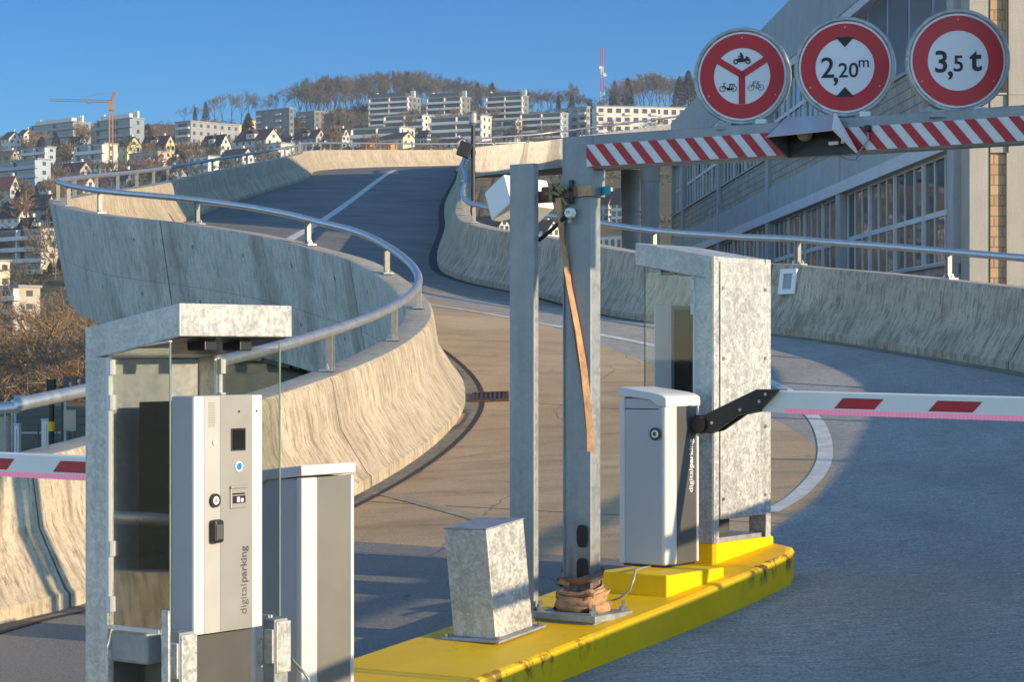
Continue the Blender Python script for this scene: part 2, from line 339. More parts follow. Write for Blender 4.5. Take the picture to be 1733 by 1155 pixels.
bump(t, b, noise(t, co, 30, 5), 0.15, 0.004); M['yellow'] = m
# yellow paint of the plinths (cleaner)
M['yellow_clean'] = simple('yellow_plinth_paint', (0.93, 0.57, 0.002), 0.5, 0, 0.08, 5, 0.1, 0.25)
# road: tan concrete beyond the joint, asphalt on this side; sun and shade tinted in by region
m, t, b = base_mat('road_surface'); co = coords(t)
sep = N(t, 'ShaderNodeSeparateXYZ'); t.links.new(co, sep.inputs[0])
ud = mathn(t, 'ADD', mathn(t, 'MULTIPLY', sep.outputs[0], UX), mathn(t, 'MULTIPLY', sep.outputs[1], UY))
ud = mathn(t, 'ADD', ud, mathn(t, 'MULTIPLY', noise(t, co, 8, 3), 0.02))
far = mathn(t, 'GREATER_THAN', ud, 11.70)
n1 = noise(t, co, 0.55, 9, 0.65); n2 = noise(t, co, 60, 4, 0.75); n3 = noise(t, coords(t, 'Object', (0.35, 2.2, 1), (0, 0, 0.65)), 1.6, 6, 0.6)
cc = ramp(t, n1, [(0.25, (0.37, 0.25, 0.145)), (0.55, (0.50, 0.355, 0.21)), (0.8, (0.59, 0.44, 0.28))])
cc = mix(t, ramp(t, n3, [(0.5, 0.0), (0.75, 0.45)]), cc, (0.13, 0.11, 0.09))
jt = mathn(t, 'FRACT', mathn(t, 'MULTIPLY', ud, 0.19)); jl = mathn(t, 'LESS_THAN', mathn(t, 'ABSOLUTE', mathn(t, 'SUBTRACT', jt, 0.5)), 0.0026)
ux_, uy_ = -0.31, 11.57
vd = mathn(t, 'ADD', mathn(t, 'MULTIPLY', mathn(t, 'SUBTRACT', sep.outputs[0], ux_), VX), mathn(t, 'MULTIPLY', mathn(t, 'SUBTRACT', sep.outputs[1], uy_), VY))
u0 = mathn(t, 'SUBTRACT', ud, ux_*UX+uy_*UY+3.9)
vl = mathn(t, 'SUBTRACT', mathn(t, 'SUBTRACT', -0.36, mathn(t, 'MULTIPLY', u0, 0.2)), mathn(t, 'MULTIPLY', mathn(t, 'MULTIPLY', u0, u0), 0.07))
rlane = mathn(t, 'GREATER_THAN', vd, vl)                       # right lane: grey paving with its shade put into the tone
gl = ramp(t, n1, [(0.3, (0.31, 0.29, 0.262)), (0.55, (0.36, 0.338, 0.305)), (0.8, (0.40, 0.375, 0.335))])
upf = ramp(t, mathn(t, 'MULTIPLY', mathn(t, 'SUBTRACT', ud, 23.0), 0.2, None, True), [(0.0, 0.0), (1.0, 1.0)])
ug = ramp(t, n1, [(0.3, (0.14, 0.138, 0.132)), (0.6, (0.21, 0.205, 0.19)), (0.8, (0.26, 0.25, 0.225))])
cc = mix(t, upf, cc, ug)                                        # upper flight: grey paving, darkened further for its shade
cc = mix(t, mathn(t, 'MULTIPLY', jl, 0.75), cc, (0.04, 0.036, 0.032))
cc = mix(t, 0.35, cc, ramp(t, n2, [(0.3, 0.2), (0.7, 0.8)]), 'OVERLAY')
ac = ramp(t, n2, [(0.3, (0.13, 0.125, 0.12)), (0.55, (0.23, 0.222, 0.21)), (0.75, (0.35, 0.335, 0.315))])
ac = mix(t, ramp(t, n1, [(0.35, 0.0), (0.7, 0.5)]), ac, (0.27, 0.245, 0.21))
mottle_n = noise(t, coords(t, 'Object', (1.4, 0.5, 1), (0, 0, -0.64)), 0.9, 6, 0.6)  # soft mottling between the lane's grey and asphalt
n4 = noise(t, coords(t, 'Object', (3.5, 22, 8), (0, 0, -0.30)), 2.2, 6, 0.7)
gl = mix(t, 0.75, gl, ramp(t, n2, [(0.28, 0.10), (0.72, 0.90)]), 'OVERLAY'); gl = mix(t, 0.5, gl, ramp(t, n4, [(0.3, 0.15), (0.7, 0.85)]), 'OVERLAY')
rl = mix(t, mathn(t, 'MULTIPLY', ramp(t, mottle_n, [(0.42, 0.0), (0.62, 1.0)]), 0.45), gl, ac)
base_r = mix(t, far, ac, cc)
gate = mathn(t, 'MULTIPLY', rlane, mathn(t, 'LESS_THAN', ud, 26.0))
rl2 = mix(t, mathn(t, 'GREATER_THAN', vd, 0.45), base_r, rl)
base_r = mix(t, gate, base_r, mix(t, far, rl2, rl))
# stains, oil spots, cracks
so = noise(t, co, 2.1, 7, 0.7); base_r = mix(t, ramp(t, so, [(0.60, 0.0), (0.74, 0.35)]), base_r, (0.09, 0.080, 0.070))
sl_ = noise(t, coords(t, 'Object', (1.0, 1.0, 1), (0, 0, 0), (9, 2, 0)), 6.0, 4, 0.6); base_r = mix(t, ramp(t, sl_, [(0.70, 0.0), (0.76, 0.6)]), base_r, (0.04, 0.038, 0.036))
vo = N(t, 'ShaderNodeTexVoronoi'); vo.feature = 'DISTANCE_TO_EDGE'; vo.inputs['Scale'].default_value = 0.33
wn = N(t, 'ShaderNodeTexNoise', i_Scale=1.6, i_Detail=6.0); t.links.new(co, wn.inputs['Vector']); t.links.new(mix(t, 0.2, co, wn.outputs[1]), vo.inputs['Vector'])
base_r = mix(t, mathn(t, 'MULTIPLY', mathn(t, 'MULTIPLY', mathn(t, 'LESS_THAN', vo.outputs[0], 0.0020), mathn(t, 'SUBTRACT', 1.0, rlane)), 0.4), base_r, (0.03, 0.028, 0.026))
t.links.new(base_r, b.inputs['Base Color']); b.inputs['Roughness'].default_value = 0.9; b.inputs['Specular IOR Level'].default_value = 0.25
bump(t, b, mathn(t, 'ADD', n2, mathn(t, 'MULTIPLY', noise(t, co, 9, 5, 0.7), 0.6)), 0.55, 0.012); M['road'] = m
def ground_mat(name, cols, s=0.12):
    m, t, b = base_mat(name); co = coords(t)
    a = noise(t, co, s, 10, 0.7); t.links.new(ramp(t, a, [(0.3, cols[0]), (0.5, cols[1]), (0.72, cols[2])]), b.inputs['Base Color'])
    b.inputs['Roughness'].default_value = 0.95; b.inputs['Specular IOR Level'].default_value = 0.1
    bump(t, b, noise(t, co, s*14, 6), 0.6, 0.3); return m
M['ground'] = ground_mat('winter_ground', ((0.10, 0.078, 0.045), (0.17, 0.13, 0.075), (0.12, 0.125, 0.055)))
def bark(name, a, c):
    return simple(name, tuple((x+y)/2 for x, y in zip(a, c)), 0.9, 0, 0.3, 3)
M['bark'] = bark('grey_bark', (0.10, 0.080, 0.065), (0.16, 0.13, 0.105))
M['twig'] = bark('brown_twigs', (0.085, 0.074, 0.063), (0.130, 0.112, 0.094))
M['twig_green'] = bark('green_grey_twigs', (0.105, 0.100, 0.072), (0.15, 0.142, 0.105))
M['twig_tan'] = bark('tan_twigs', (0.20, 0.13, 0.075), (0.27, 0.19, 0.115))
M['bark_tan'] = bark('pale_bark', (0.25, 0.20, 0.14), (0.34, 0.27, 0.19))
M['twig_grey'] = bark('grey_twigs', (0.12, 0.112, 0.105), (0.17, 0.16, 0.15)); M['twig_dark'] = bark('dark_twigs', (0.06, 0.058, 0.045), (0.09, 0.085, 0.065))
M['needles'] = bark('dark_needles', (0.030, 0.038, 0.022), (0.055, 0.062, 0.034))
M['shrub'] = bark('winter_shrubs', (0.085, 0.075, 0.040), (0.135, 0.115, 0.065))
# ---- building and hillside materials
def brick(name, a, c, mortar, sx, sy, rot=None):
    m, t, b = base_mat(name); tc = t.nodes.new('ShaderNodeTexCoord'); sp = t.nodes.new('ShaderNodeSeparateXYZ'); cb = t.nodes.new('ShaderNodeCombineXYZ')
    t.links.new(tc.outputs['Object'], sp.inputs[0]); t.links.new(sp.outputs[0], cb.inputs[0]); t.links.new(sp.outputs[2], cb.inputs[1])
    br = t.nodes.new('ShaderNodeTexBrick'); br.inputs['Color1'].default_value = rgba(a); br.inputs['Color2'].default_value = rgba(c); br.inputs['Mortar'].default_value = rgba(mortar)
    br.inputs['Scale'].default_value = 1.0; br.inputs['Brick Width'].default_value = sx; br.inputs['Row Height'].default_value = sy; br.inputs['Mortar Size'].default_value = 0.012; br.inputs['Bias'].default_value = 0.0
    t.links.new(cb.outputs[0], br.inputs['Vector'])
    nn = noise(t, coords(t), 1.2, 6, 0.6)
    t.links.new(mix(t, 0.45, br.outputs[0], ramp(t, nn, [(0.3, 0.3), (0.7, 0.7)]), 'OVERLAY'), b.inputs['Base Color']); b.inputs['Roughness'].default_value = 0.9
    bump(t, b, br.outputs['Fac'], -0.4, 0.01); return m
M['brick'] = brick('grey_brick', (0.30, 0.27, 0.23), (0.38, 0.34, 0.285), (0.13, 0.125, 0.115), 0.62, 0.21)
M['brick_tan'] = brick('tan_brick', (0.42, 0.265, 0.155), (0.50, 0.35, 0.215), (0.24, 0.175, 0.12), 0.31, 0.19)
M['bandwhite'] = simple('pale_band', (0.58, 0.56, 0.58), 0.7, 0, 0.08, 1.5)
M['frame'] = simple('window_frame', (0.58, 0.60, 0.60), 0.55, 0.1, 0.08, 2)
M['blind'] = simple('metal_blind', (0.42, 0.45, 0.49), 0.4, 0.35, 0.05, 2)
M['bluepanel'] = simple('blue_grey_panel', (0.10, 0.14, 0.20), 0.6, 0, 0.1, 3)
M['street'] = simple('street_paving', (0.24, 0.23, 0.215), 0.9, 0, 0.15, 0.6, 0.2)

# ------------------------------------------------------------------ the ramp: two wall lines in plan with heights, the road ruled between them
LP = [(-6.6, 7.6, -2.30), (-4.4, 11.0, -1.89), (-2.99, 13.11, -1.60), (-2.45, 13.95, -1.50), (-1.27, 17.38, -1.15), (-0.61, 21.09, -0.77), (-0.53, 23.93, -0.38), (-1.16, 26.68, 0.11), (-2.0, 28.25, 0.40), (-2.75, 29.25, 0.60), (-3.6, 30.2, 0.77), (-5.40, 32.14, 1.07), (-6.88, 36.49, 1.54), (-7.22, 40.11, 1.90), (-7.44, 50.16, 2.86), (-7.83, 63.38, 4.22), (-7.63, 83.12, 6.38), (-8.47, 98.89, 7.97), (-6.76, 113.11, 9.29), (-2.88, 124.33, 10.32), (3.87, 129.71, 11.05), (14.06, 129.48, 11.93)]
RP = [(3.2, 4.6, -1.96), (1.9, 6.6, -1.87), (2.37, 8.41, -1.67), (4.16, 11.43, -1.31), (5.39, 14.63, -0.98), (6.20, 19.65, -0.60), (5.88, 23.19, -0.33), (4.31, 27.06, 0.05), (3.30, 28.39, 0.22), (2.3, 29.5, 0.33), (1.3, 31.1, 0.50), (0.3, 34.3, 0.85), (-0.92, 37.48, 1.21), (-1.39, 41.73, 1.67), (-1.55, 52.02, 2.83), (-1.88, 63.64, 4.17), (-1.99, 85.14, 6.68), (-2.23, 90.79, 7.32), (-1.56, 95.18, 7.82), (0.64, 98.73, 8.30), (2.9, 99.6, 8.6), (8.6, 99.3, 9.3)]
def spline(PTS, n=10):
    p = [Vector(q) for q in PTS]; p = [p[0]*2-p[1]]+p+[p[-1]*2-p[-2]]; out = []
    for i in range(1, len(p)-2):
        a, b_, c, d = p[i-1:i+3]
        for k in range(n):
            t = k/n; out.append(0.5*(2*b_+(c-a)*t+(2*a-5*b_+4*c-d)*t*t+(3*b_-a-3*c+d)*t**3))
    out.append(p[-2]); return out
def offsets(c, side):
    out = []
    for i in range(len(c)):
        t = c[min(i+1, len(c)-1)]-c[max(i-1, 0)]; t.z = 0; t.normalize(); out.append(Vector((-t.y, t.x, 0))*side)
    return out
LC, RC = spline(LP), spline(RP); LN, RN = offsets(LC, 1), offsets(RC, -1)
NR = len(LC); NC = 14
mb = MB()
mb.add([LC[i].lerp(RC[i], j/NC) for i in range(NR) for j in range(NC+1)],
       [(i*(NC+1)+j, i*(NC+1)+j+1, (i+1)*(NC+1)+j+1, (i+1)*(NC+1)+j) for i in range(NR-1) for j in range(NC)])
road = tag(mb.build('road', M['road'], smooth='all'), kind='structure')
for p in road.data.polygons:
    if p.normal.z < 0: p.flip()
bvh = BVHTree.FromPolygons([Vector(p) for p in mb.v], mb.f)
def on_road(px, py):
    d = Vector(((px-CX)/FPX, 1, (CY-py)/FPX)); h = bvh.ray_cast(Vector((0, 0, 0)), d.normalized()); return h[0]
def drop(x, y, dz=0.0):
    h = bvh.ray_cast(Vector((x, y, 40)), Vector((0, 0, -1))); return Vector((x, y, (h[0].z if h[0] else -1.7)+dz))
# underside of the deck
mu = MB()
mu.add([p for i in range(80, NR) for p in (LC[i]+LN[i]*0.33+Vector((0, 0, -0.74)), RC[i]+RN[i]*0.40+Vector((0, 0, -0.37)))],
       [(2*k, 2*k+1, 2*k+3, 2*k+2) for k in range(NR-81)])
tag(mu.build('ramp_deck', M['concrete']), kind='structure')

def wall(C, Nn, prof, i0, i1, name, label, cat='wall'):
    root = empty(name, C[(i0+i1)//2], 0, label, cat); base = C[(i0+i1)//2]
    def strip(part, pts, mat):
        w = MB(); w.uv = []; arc = 0; k = len(pts)
        cum = [0]
        for a, b_ in zip(pts, pts[1:]): cum.append(cum[-1]+hypot(b_[0]-a[0], b_[1]-a[1]))
        for i in range(i0, i1):
            if i > i0: arc += (C[i]-C[i-1]).length
            for (o, h), c in zip(pts, cum): w.v.append(tuple(C[i]+Nn[i]*o+Vector((0, 0, h))-base)); w.uv.append((arc, c))
        n = i1-i0
        for i in range(n-1):
            for j in range(k-1): w.f.append((i*k+j, i*k+j+1, (i+1)*k+j+1, (i+1)*k+j)); w.m.append(0)
        o = w.build(part, mat, root, smooth=25, fix=False)
        return o
    strip('inner_face', prof[0], M['wall']); strip('coping', prof[1], M['wall_cap']); strip('outer_face', prof[2], M['wall_outer'])
    # end caps
    w = MB(); full = prof[0]+prof[1][1:]+prof[2][1:]
    for i in (i0, i1-1):
        vs = [tuple(C[i]+Nn[i]*o+Vector((0, 0, h))-base) for o, h in full]; w.add(vs, [tuple(range(len(vs)))])
    w.build('wall_end', M['wall_outer'], root)
    return root
M['wall_cap'] = concrete('coping_concrete', (0.36, 0.32, 0.255), (0.50, 0.45, 0.37), (0.17, 0.15, 0.12), 0.45, bumpv=0.2)
IN = [(-0.005, -0.03), (0.0, 0.09), (0.035, 0.115), (0.235, 0.43), (0.26, 0.47), (0.325, 0.845), (0.345, 0.875)]
CAP = [(0.345, 0.875), (0.352, 0.882), (0.60, 0.888), (0.622, 0.880)]
wl = wall(LC, LN, (IN, CAP, [(0.622, 0.880), (0.625, 0.865), (0.33, -0.74)]), 0, NR, 'parapet_wall', 'stained concrete parapet curving left around the ramp, sunlit inside and shaded outside')
wr = wall(RC, RN, (IN, CAP, [(0.622, 0.880), (0.625, 0.865), (0.40, -0.37)]), 0, NR, 'parapet_wall', 'shaded concrete parapet along the right side of the ramp below the long windows')

def handrail(C, Nn, i0, i1, label, spacing, first, maxd=200.):
    pts = [C[i]+Nn[i]*0.48+Vector((0, 0, 1.21)) for i in range(i0, i1)]
    root = empty('handrail', pts[0], 0, label, 'handrail'); o0 = pts[0].copy()
    MB().tube([p-o0 for p in pts], 0.043, 12).build('rail', M['steel'], root, smooth='all')
    acc = 0; nxt = first; proto = None; num = 0
    for i in range(len(pts)-1):
        seg = (pts[i+1]-pts[i]).length
        while nxt <= acc+seg and num < 95:
            p = pts[i].lerp(pts[i+1], (nxt-acc)/seg); tg = (pts[i+1]-pts[i]); a = atan2(tg.y, tg.x)
            if proto is None:
                b_ = MB()
                for s_ in (-0.024, 0.024): b_.bb(s_-0.007, s_+0.007, -0.03, 0.03, -0.315, -0.02)
                po = b_.build('post', M['post_steel'], root, bevel=0.002); proto = po
                q = MB(); q.bb(-0.11, 0.11, -0.06, 0.06, -0.328, -0.312)
                bp = q.build('base_plate', M['bolt'], po)
                for s_ in (-0.08, 0.08): n_ = MB(); n_.tube([(s_, 0, -0.312), (s_, 0, -0.285), (s_, 0, -0.2849), (s_, 0, -0.265)], [0.018, 0.018, 0.008, 0.008], 6); n_.build('bolt', M['bolt'], po)
            else:
                po = proto.copy(); COL.objects.link(po); po.parent = root
                for ch in proto.children:
                    c = ch.copy(); COL.objects.link(c); c.parent = po
            po.location = p-o0; po.rotation_euler = (0, 0, a); num += 1; nxt += spacing
        acc += seg
    return root
handrail(LC, LN, 0, NR, 'steel tube handrail on posts following the long left parapet around its bends', 2.55, 2.0)
handrail(RC, RN, 0, NR, 'steel tube handrail running along the right parapet in front of the windows', 2.75, 1.2)

# gutters along the feet of both walls, centre lines
def ribbon_on_road(name, pts, w, mat, dz=0.004, off=0.0):
    q = MB(); n = len(pts)
    for i, p in enumerate(pts):
        t = pts[min(i+1, n-1)]-pts[max(i-1, 0)]; t = Vector((t.x, t.y, 0)).normalized(); nn = Vector((-t.y, t.x, 0))
        ww = w[i] if isinstance(w, list) else w
        for s_ in (0.5, 0.17, -0.17, -0.5): a = p+nn*(ww*s_+off); q.v.append(tuple(drop(a.x, a.y, dz)))
    for i in range(n-1):
        for j in range(3): q.f.append((4*i+j, 4*i+j+1, 4*i+5+j, 4*i+4+j)); q.m.append(0)
    return tag(q.build(name, mat, smooth='all'), kind='structure')
M['gutter'] = concrete('gutter_concrete', (0.20, 0.175, 0.135), (0.29, 0.255, 0.20), (0.06, 0.05, 0.04), 0.5)
M['gutter_dark'] = simple('gutter_bitumen', (0.035, 0.032, 0.03), 0.8, 0, 0.2, 6, 0.3)
ribbon_on_road('gutter', [LC[i]-LN[i]*0.075 for i in range(15, 110)], 0.15, M['gutter'])
ribbon_on_road('gutter_edge', [LC[i]-LN[i]*0.18 for i in range(15, 110)], 0.05, M['gutter_dark'], 0.006)
ribbon_on_road('gutter', [RC[i]-RN[i]*0.08 for i in range(88, 170)], 0.15, M['gutter_dark'])
ribbon_on_road('gutter', [RC[i]-RN[i]*0.12 for i in range(20, 89)], 0.22, M['gutter'])
def smooth_line(pix, n=8, dx=0.0):
    pts = [on_road(*p) for p in pix]; pts = [p for p in pts if p is not None]
    return spline(pts, n)
ribbon_on_road('lane_line', smooth_line([(1303, 868), (1350, 839), (1386, 800), (1397, 765), (1388, 725), (1362, 690), (1330, 660), (1225, 616), (1095, 583), (980, 560), (900, 545), (800, 527), (735, 517), (700, 510)]), 0.128, M['line'])
ribbon_on_road('lane_line', smooth_line([(470, 418), (500, 400), (540, 377), (580, 350), (615, 324), (650, 298), (668, 288)]), 0.20, M['line'])
ribbon_on_road('lane_line', smooth_line([(640, 834), (690, 846), (750, 862), (800, 876), (880, 900)]), 0.13, M['line_worn'])
# drain grate
g = on_road(830, 674)
e1_ = (drop(g.x+0.16, g.y)-drop(g.x-0.08, g.y)).normalized(); e2_ = (drop(g.x, g.y+0.2)-drop(g.x, g.y-0.2)).normalized(); nz_ = e1_.cross(e2_).normalized(); e2_ = nz_.cross(e1_)
gr = empty('drain_grate', g+nz_*0.012, 0, 'rusty brown drain grate in the road beside the curved parapet', 'drain grate')
gr.rotation_euler = Matrix((e1_, e2_, nz_)).transposed().to_euler()
q = MB()
for (a_, b_, c_, d_) in ((-0.19, 0.19, -0.25, -0.22), (-0.19, 0.19, 0.22, 0.25), (-0.19, -0.16, -0.219, 0.219), (0.16, 0.19, -0.219, 0.219)): q.bb(a_, b_, c_, d_, -0.02, 0.014)
q.build('frame', M['rust'], gr)
q = MB()
for i in range(7): q.bb(-0.150+i*0.046, -0.126+i*0.046, -0.216, 0.216, 0.002, 0.011)
q.build('bars', M['rust'], gr); MB().bb(-0.16, 0.16, -0.22, 0.22, -0.012, 0.0018).build('sump', M['black'], gr)

# columns under the upper ramp
def column(x, y, zt, r, label):
    c = empty('ramp_column', (x, y, -3.4), 0, label, 'column', 'columns under the upper ramp')
    MB().cyl((0, 0, 0), (0, 0, zt+3.4), r, 24).build('shaft', M['concrete'], c, smooth=True)
    MB().cyl((0, 0, zt+2.4), (0, 0, zt+3.38), r+0.03, 24).build('collar', M['wall_outer'], c, smooth=True)
column(6.15, 99.95, 8.55, 0.41, 'round grey column holding the upper ramp beside the building')
column(5.62, 106.5, 8.6, 0.42, 'dark column behind the round one under the upper ramp')
column(-5.4, 62, 3.2, 0.45, 'column hidden low under the straight flight of the ramp')

# street lamp by the bend, wall light
lp = empty('street_lamp', (-0.78, 45.0, -3.2), 0, 'thin dark lamp post with a small lantern rising behind the ramp bend', 'street lamp')
MB().tube([(0, 0, 0), (0, 0, 4.5), (0, 0, 7.7)], [0.06, 0.05, 0.045], 10).build('pole', M['black'], lp, smooth=True)
q = MB(); q.cyl((0, 0, 7.72), (0, 0, 7.78), 0.04, 10, 0, 0.09); q.cyl((0, 0, 7.78), (0, 0, 7.98), 0.09, 10, 0, 0.08); q.cyl((0, 0, 7.98), (0, 0, 8.03), 0.10, 10, 0, 0.03); q.build('lantern', M['galv_dark'], lp, smooth=True)
q = MB(); q.box((-0.17, 0, 7.25), (0.26, 0.2, 0.3), 0, Matrix.Rotation(0.35, 3, 'Y')); q.bb(-0.08, 0, -0.03, 0.03, 7.2, 7.3); q.build('floodlight', M['black'], lp, bevel=0.02)

# ------------------------------------------------------------------ island with its equipment
ZI = lambda x, y: -2.571+0.0658*x+0.0882*y                  # the road plane here
Q0 = Vector((-0.31, 11.57))                                  # origin of island coordinates: back edge
def isl(v, u, dz=0.0): x = Q0.x+VX*v+UX*u; y = Q0.y+VY*v+UY*u; return Vector((x, y, ZI(x, y)+dz))
outl = [(0.0, -3.9), (0.0, 1.2), (0.06, 1.9), (0.17, 2.3), (0.30, 2.45), (0.48, 2.5), (0.64, 2.42), (0.74, 2.2), (0.80, 1.7), (0.85, 0.9), (0.88, -0.3), (0.90, -1.2), (0.95, -2.2), (1.06, -2.9), (1.08, -3.9)]
iz = empty('traffic_island', isl(0.45, -0.5), 0, 'long yellow painted concrete kerb island with black scuffed edges carrying the barriers', 'kerb island')
q = MB(); n = len(outl); o0 = isl(0.45, -0.5)
rings = [(-0.05, 0.0), (0.135, 0.0), (0.158, 0.012), (0.166, 0.035)]
cen = (0.45, -0.7)
for dz, ins in rings:
    for (v, u) in outl:
        vv = v+(ins if v < 0.45 else -ins); q.v.append(tuple(isl(vv, u-(ins if u > 2.2 else 0), dz)-o0))
for k in range(len(rings)-1):
    for i in range(n): q.f.append((k*n+i, k*n+(i+1) % n, (k+1)*n+(i+1) % n, (k+1)*n+i)); q.m.append(0)
q.f.append(tuple(range((len(rings)-1)*n, len(rings)*n))); q.m.append(0)
q.build('kerb', M['yellow'], iz)
def plinth(corner, lv, lu, ztop, label):                     # level top on the sloping island; corner = sunny near corner
    r = empty('concrete_plinth', (corner[0], corner[1], ztop), YAW, label, 'plinth')
    q = MB(); vs = []
    for z_ in (0, 1):
        for (v, u) in ((0, 0), (-lv, 0), (-lv, lu), (0, lu)):
            x = corner[0]+VX*v+UX*u; y = corner[1]+VY*v+UY*u
            vs.append((v, u, 0.0 if z_ else ZI(x, y)+0.15-ztop))
    q.add(vs, [(3, 2, 1, 0), (4, 5, 6, 7), (0, 1, 5, 4), (1, 2, 6, 5), (2, 3, 7, 6), (3, 0, 4, 7)])
    q.build('block', M['yellow_clean'], r, bevel=0.008); return r
plinth((0.82, 11.88), 0.44, 0.58, -1.189, 'yellow wedge plinth under the right white barrier cabinet')
plinth((1.137, 12.70), 0.62, 0.68, -1.09, 'yellow wedge plinth under the right galvanised ticket kiosk')
plinth((-0.845, 9.52), 0.46, 0.50, -1.478, 'yellow plinth under the left barrier cabinet at the bottom edge')
plinth((-1.10, 8.52), 0.75, 0.78, -1.533, 'yellow plinth under the large left ticket kiosk')

# ---- ticket kiosks (local x = the side the machine faces)
def kiosk(loc, rz, label):
    k = empty('ticket_kiosk', loc, rz, label, 'ticket kiosk')
    G = M['galv']
    # roof: wedge cap
    prof = [(-0.262, 1.628), (0.262, 1.72), (0.262, 1.592), (-0.112, 1.522), (-0.262, 1.50)]
    q = MB(); y0, y1 = -0.32, 0.32
    q.prism(prof, y0, y1); q.build('roof', M['galv'], k, bevel=0.004)
    MB().quad((-0.10, -0.30, 1.521), (0.25, -0.30, 1.587), (0.25, 0.30, 1.587), (-0.10, 0.30, 1.521)).build('soffit', M['black'], k)  # black sheet for the shade in the cap's hollow underside
    for y in (-0.12, 0.08): MB().bb(0.10, 0.20, y, y+0.07, 1.535, 1.575).build('roof_light', M['black'], k, bevel=0.005)
    # back frame
    for s_ in (-1, 1):
        q = MB(); q.bb(-0.262, -0.140, s_*0.32-(0.035 if s_ > 0 else 0), s_*0.32+(0.035 if s_ < 0 else 0), 0.0, 1.51); q.build('frame_post', G, k, bevel=0.004)
        q = MB(); q.bb(-0.270, -0.262, s_*0.318-(0.055 if s_ > 0 else 0), s_*0.318+(0.055 if s_ < 0 else 0), 0.0, 1.63); q.build('corner_strip', G, k, bevel=0.002)
    q = MB(); q.bb(-0.277, -0.262, -0.255, 0.255, 0.135, 1.60); q.build('back_panel', G, k, bevel=0.003)
    q = MB()
    for z in (0.25, 0.65, 1.05, 1.45):
        for y in (-0.235, 0.235): q.cyl((-0.277, y, z), (-0.285, y, z), 0.011, 8)
    q.build('panel_screws', M['bolt'], k)
    MB().bb(-0.255, -0.235, -0.285, 0.285, 0.13, 1.50).build('inner_lining', M['galv_dark'], k)
    MB().bb(-0.24, 0.19, -0.27, 0.27, 0.0, 0.025).build('base_tray', M['galv_dark'], k)
    # glass sides with their clamps
    for s_ in (-1, 1):
        g = MB().bb(-0.138, 0.20, s_*0.312-0.004, s_*0.312+0.004, 0.445, 1.545).build('side_glass', M['glass'], k)
        MB().bb(0.200, 0.203, s_*0.312-0.004, s_*0.312+0.004, 0.445, 1.57).build('glass_edge', M['glass_edge'], g)
        q = MB()
        for z in (0.50, 0.72, 1.30, 1.44): q.bb(-0.142, -0.118, s_*0.312-0.014, s_*0.312+0.014, z, z+0.06)
        q.bb(-0.145, -0.132, s_*0.312-0.010, s_*0.312+0.010, 0.52, 1.46)
        q.bb(-0.14, 0.15, s_*0.312-0.012, s_*0.312+0.012, 0.432, 0.447); q.build('glass_clamp', M['cab_white'], g)
    MB().prism([(-0.14, 1.545), (0.2, 1.575), (0.2, 1.568), (-0.14, 1.53)], -0.316, -0.300).build('glass_rail', M['cab_white'], k)
    # lower frame
    q = MB(); q.bb(-0.15, 0.06, -0.300, 0.300, 0.30, 0.425); q.build('lower_box', M['galv_dark'], k, bevel=0.012)
    q = MB(); q.bb(-0.06, 0.10, -0.20, 0.24, 0.0, 0.30); q.build('pedestal', M['anthracite'], k, bevel=0.006)
    MB().bb(0.10, 0.135, -0.19, 0.215, 0.02, 0.40).build('pedestal_front', M['anthracite'], k, bevel=0.004)
    for (y, s_) in ((-0.255, -1), (0.285, 1)):
        q = MB(); q.bb(0.17, 0.235, y-0.04, y+0.04, 0.0, 0.44); b_ = q.build('guard_post', M['galv_dark'], k, bevel=0.004)
        q = MB(); q.bb(0.235, 0.243, y-0.035, y+0.05, 0.22, 0.43); q.bb(0.15, 0.172, y-0.052, y-0.04, 0.24, 0.36); q.bb(0.185, 0.232, y-0.050, y-0.040, 0.26, 0.40); q.build('guard_plate', M['galv'], b_, bevel=0.004)
    MB().bb(0.185, 0.225, -0.345, -0.332, 0.0, 0.53).build('edge_guard', M['galv'], k, bevel=0.004)
    # the machine
    c = MB().bb(-0.12, 0.092, -0.170, 0.170, 0.42, 1.33).build('machine_body', M['matte'], k, bevel=0.005)
    q = MB(); q.bb(0.098, 0.215, -0.195, 0.195, 0.417, 1.357); c = q.build('machine_front', M['cab_white'], k, bevel=0.006)
    MB().bb(0.094, 0.206, -0.1965, -0.1955, 0.421, 1.353).build('cheek', M['cab_shaded'], c); MB().bb(0.094, 0.206, 0.1955, 0.1965, 0.421, 1.353).build('cheek', M['cab_shaded'], c)  # thin sheets giving the white shell its shaded sides
    MB().bb(0.213, 0.2175, -0.142, -0.056, 0.420, 1.355).build('light_strip', M['cab_light'], c)
    MB().bb(0.213, 0.2172, -0.052, 0.132, 0.420, 1.355).build('grey_strip', M['cab_grey'], c)
    q = MB()
    for i in range(15): q.bb(0.2176, 0.2190, -0.118, -0.082, 1.235+i*0.0066, 1.2385+i*0.0066)
    q.build('speaker_grille', M['cab_grey'], c)
    X = 0.2176
    def dsc(y, z, r, d0, d1, mat, nm, par=c):
        q = MB(); q.tube([(X+d0, y, z), (X+d1, y, z)], [r, r], 28); return q.build(nm, mat, par)
    q = MB(); q.bb(X, X+0.004, 0.008, 0.090, 1.135, 1.225); sc_ = q.build('display', M['black'], c, bevel=0.002)
    MB().bb(X+0.004, X+0.0052, 0.014, 0.084, 1.142, 1.219).build('screen', M['screen'], sc_)
    dsc(0.052, 1.072, 0.021, 0, 0.004, M['white'], 'reader_ring'); dsc(0.052, 1.072, 0.0145, 0.004, 0.0052, M['blue'], 'reader_button')
    b_ = dsc(-0.088, 1.173, 0.011, 0, 0.006, M['cab_white'], 'call_button'); dsc(-0.088, 1.173, 0.005, 0.006, 0.0075, M['cab_light'], 'button_centre', b_)
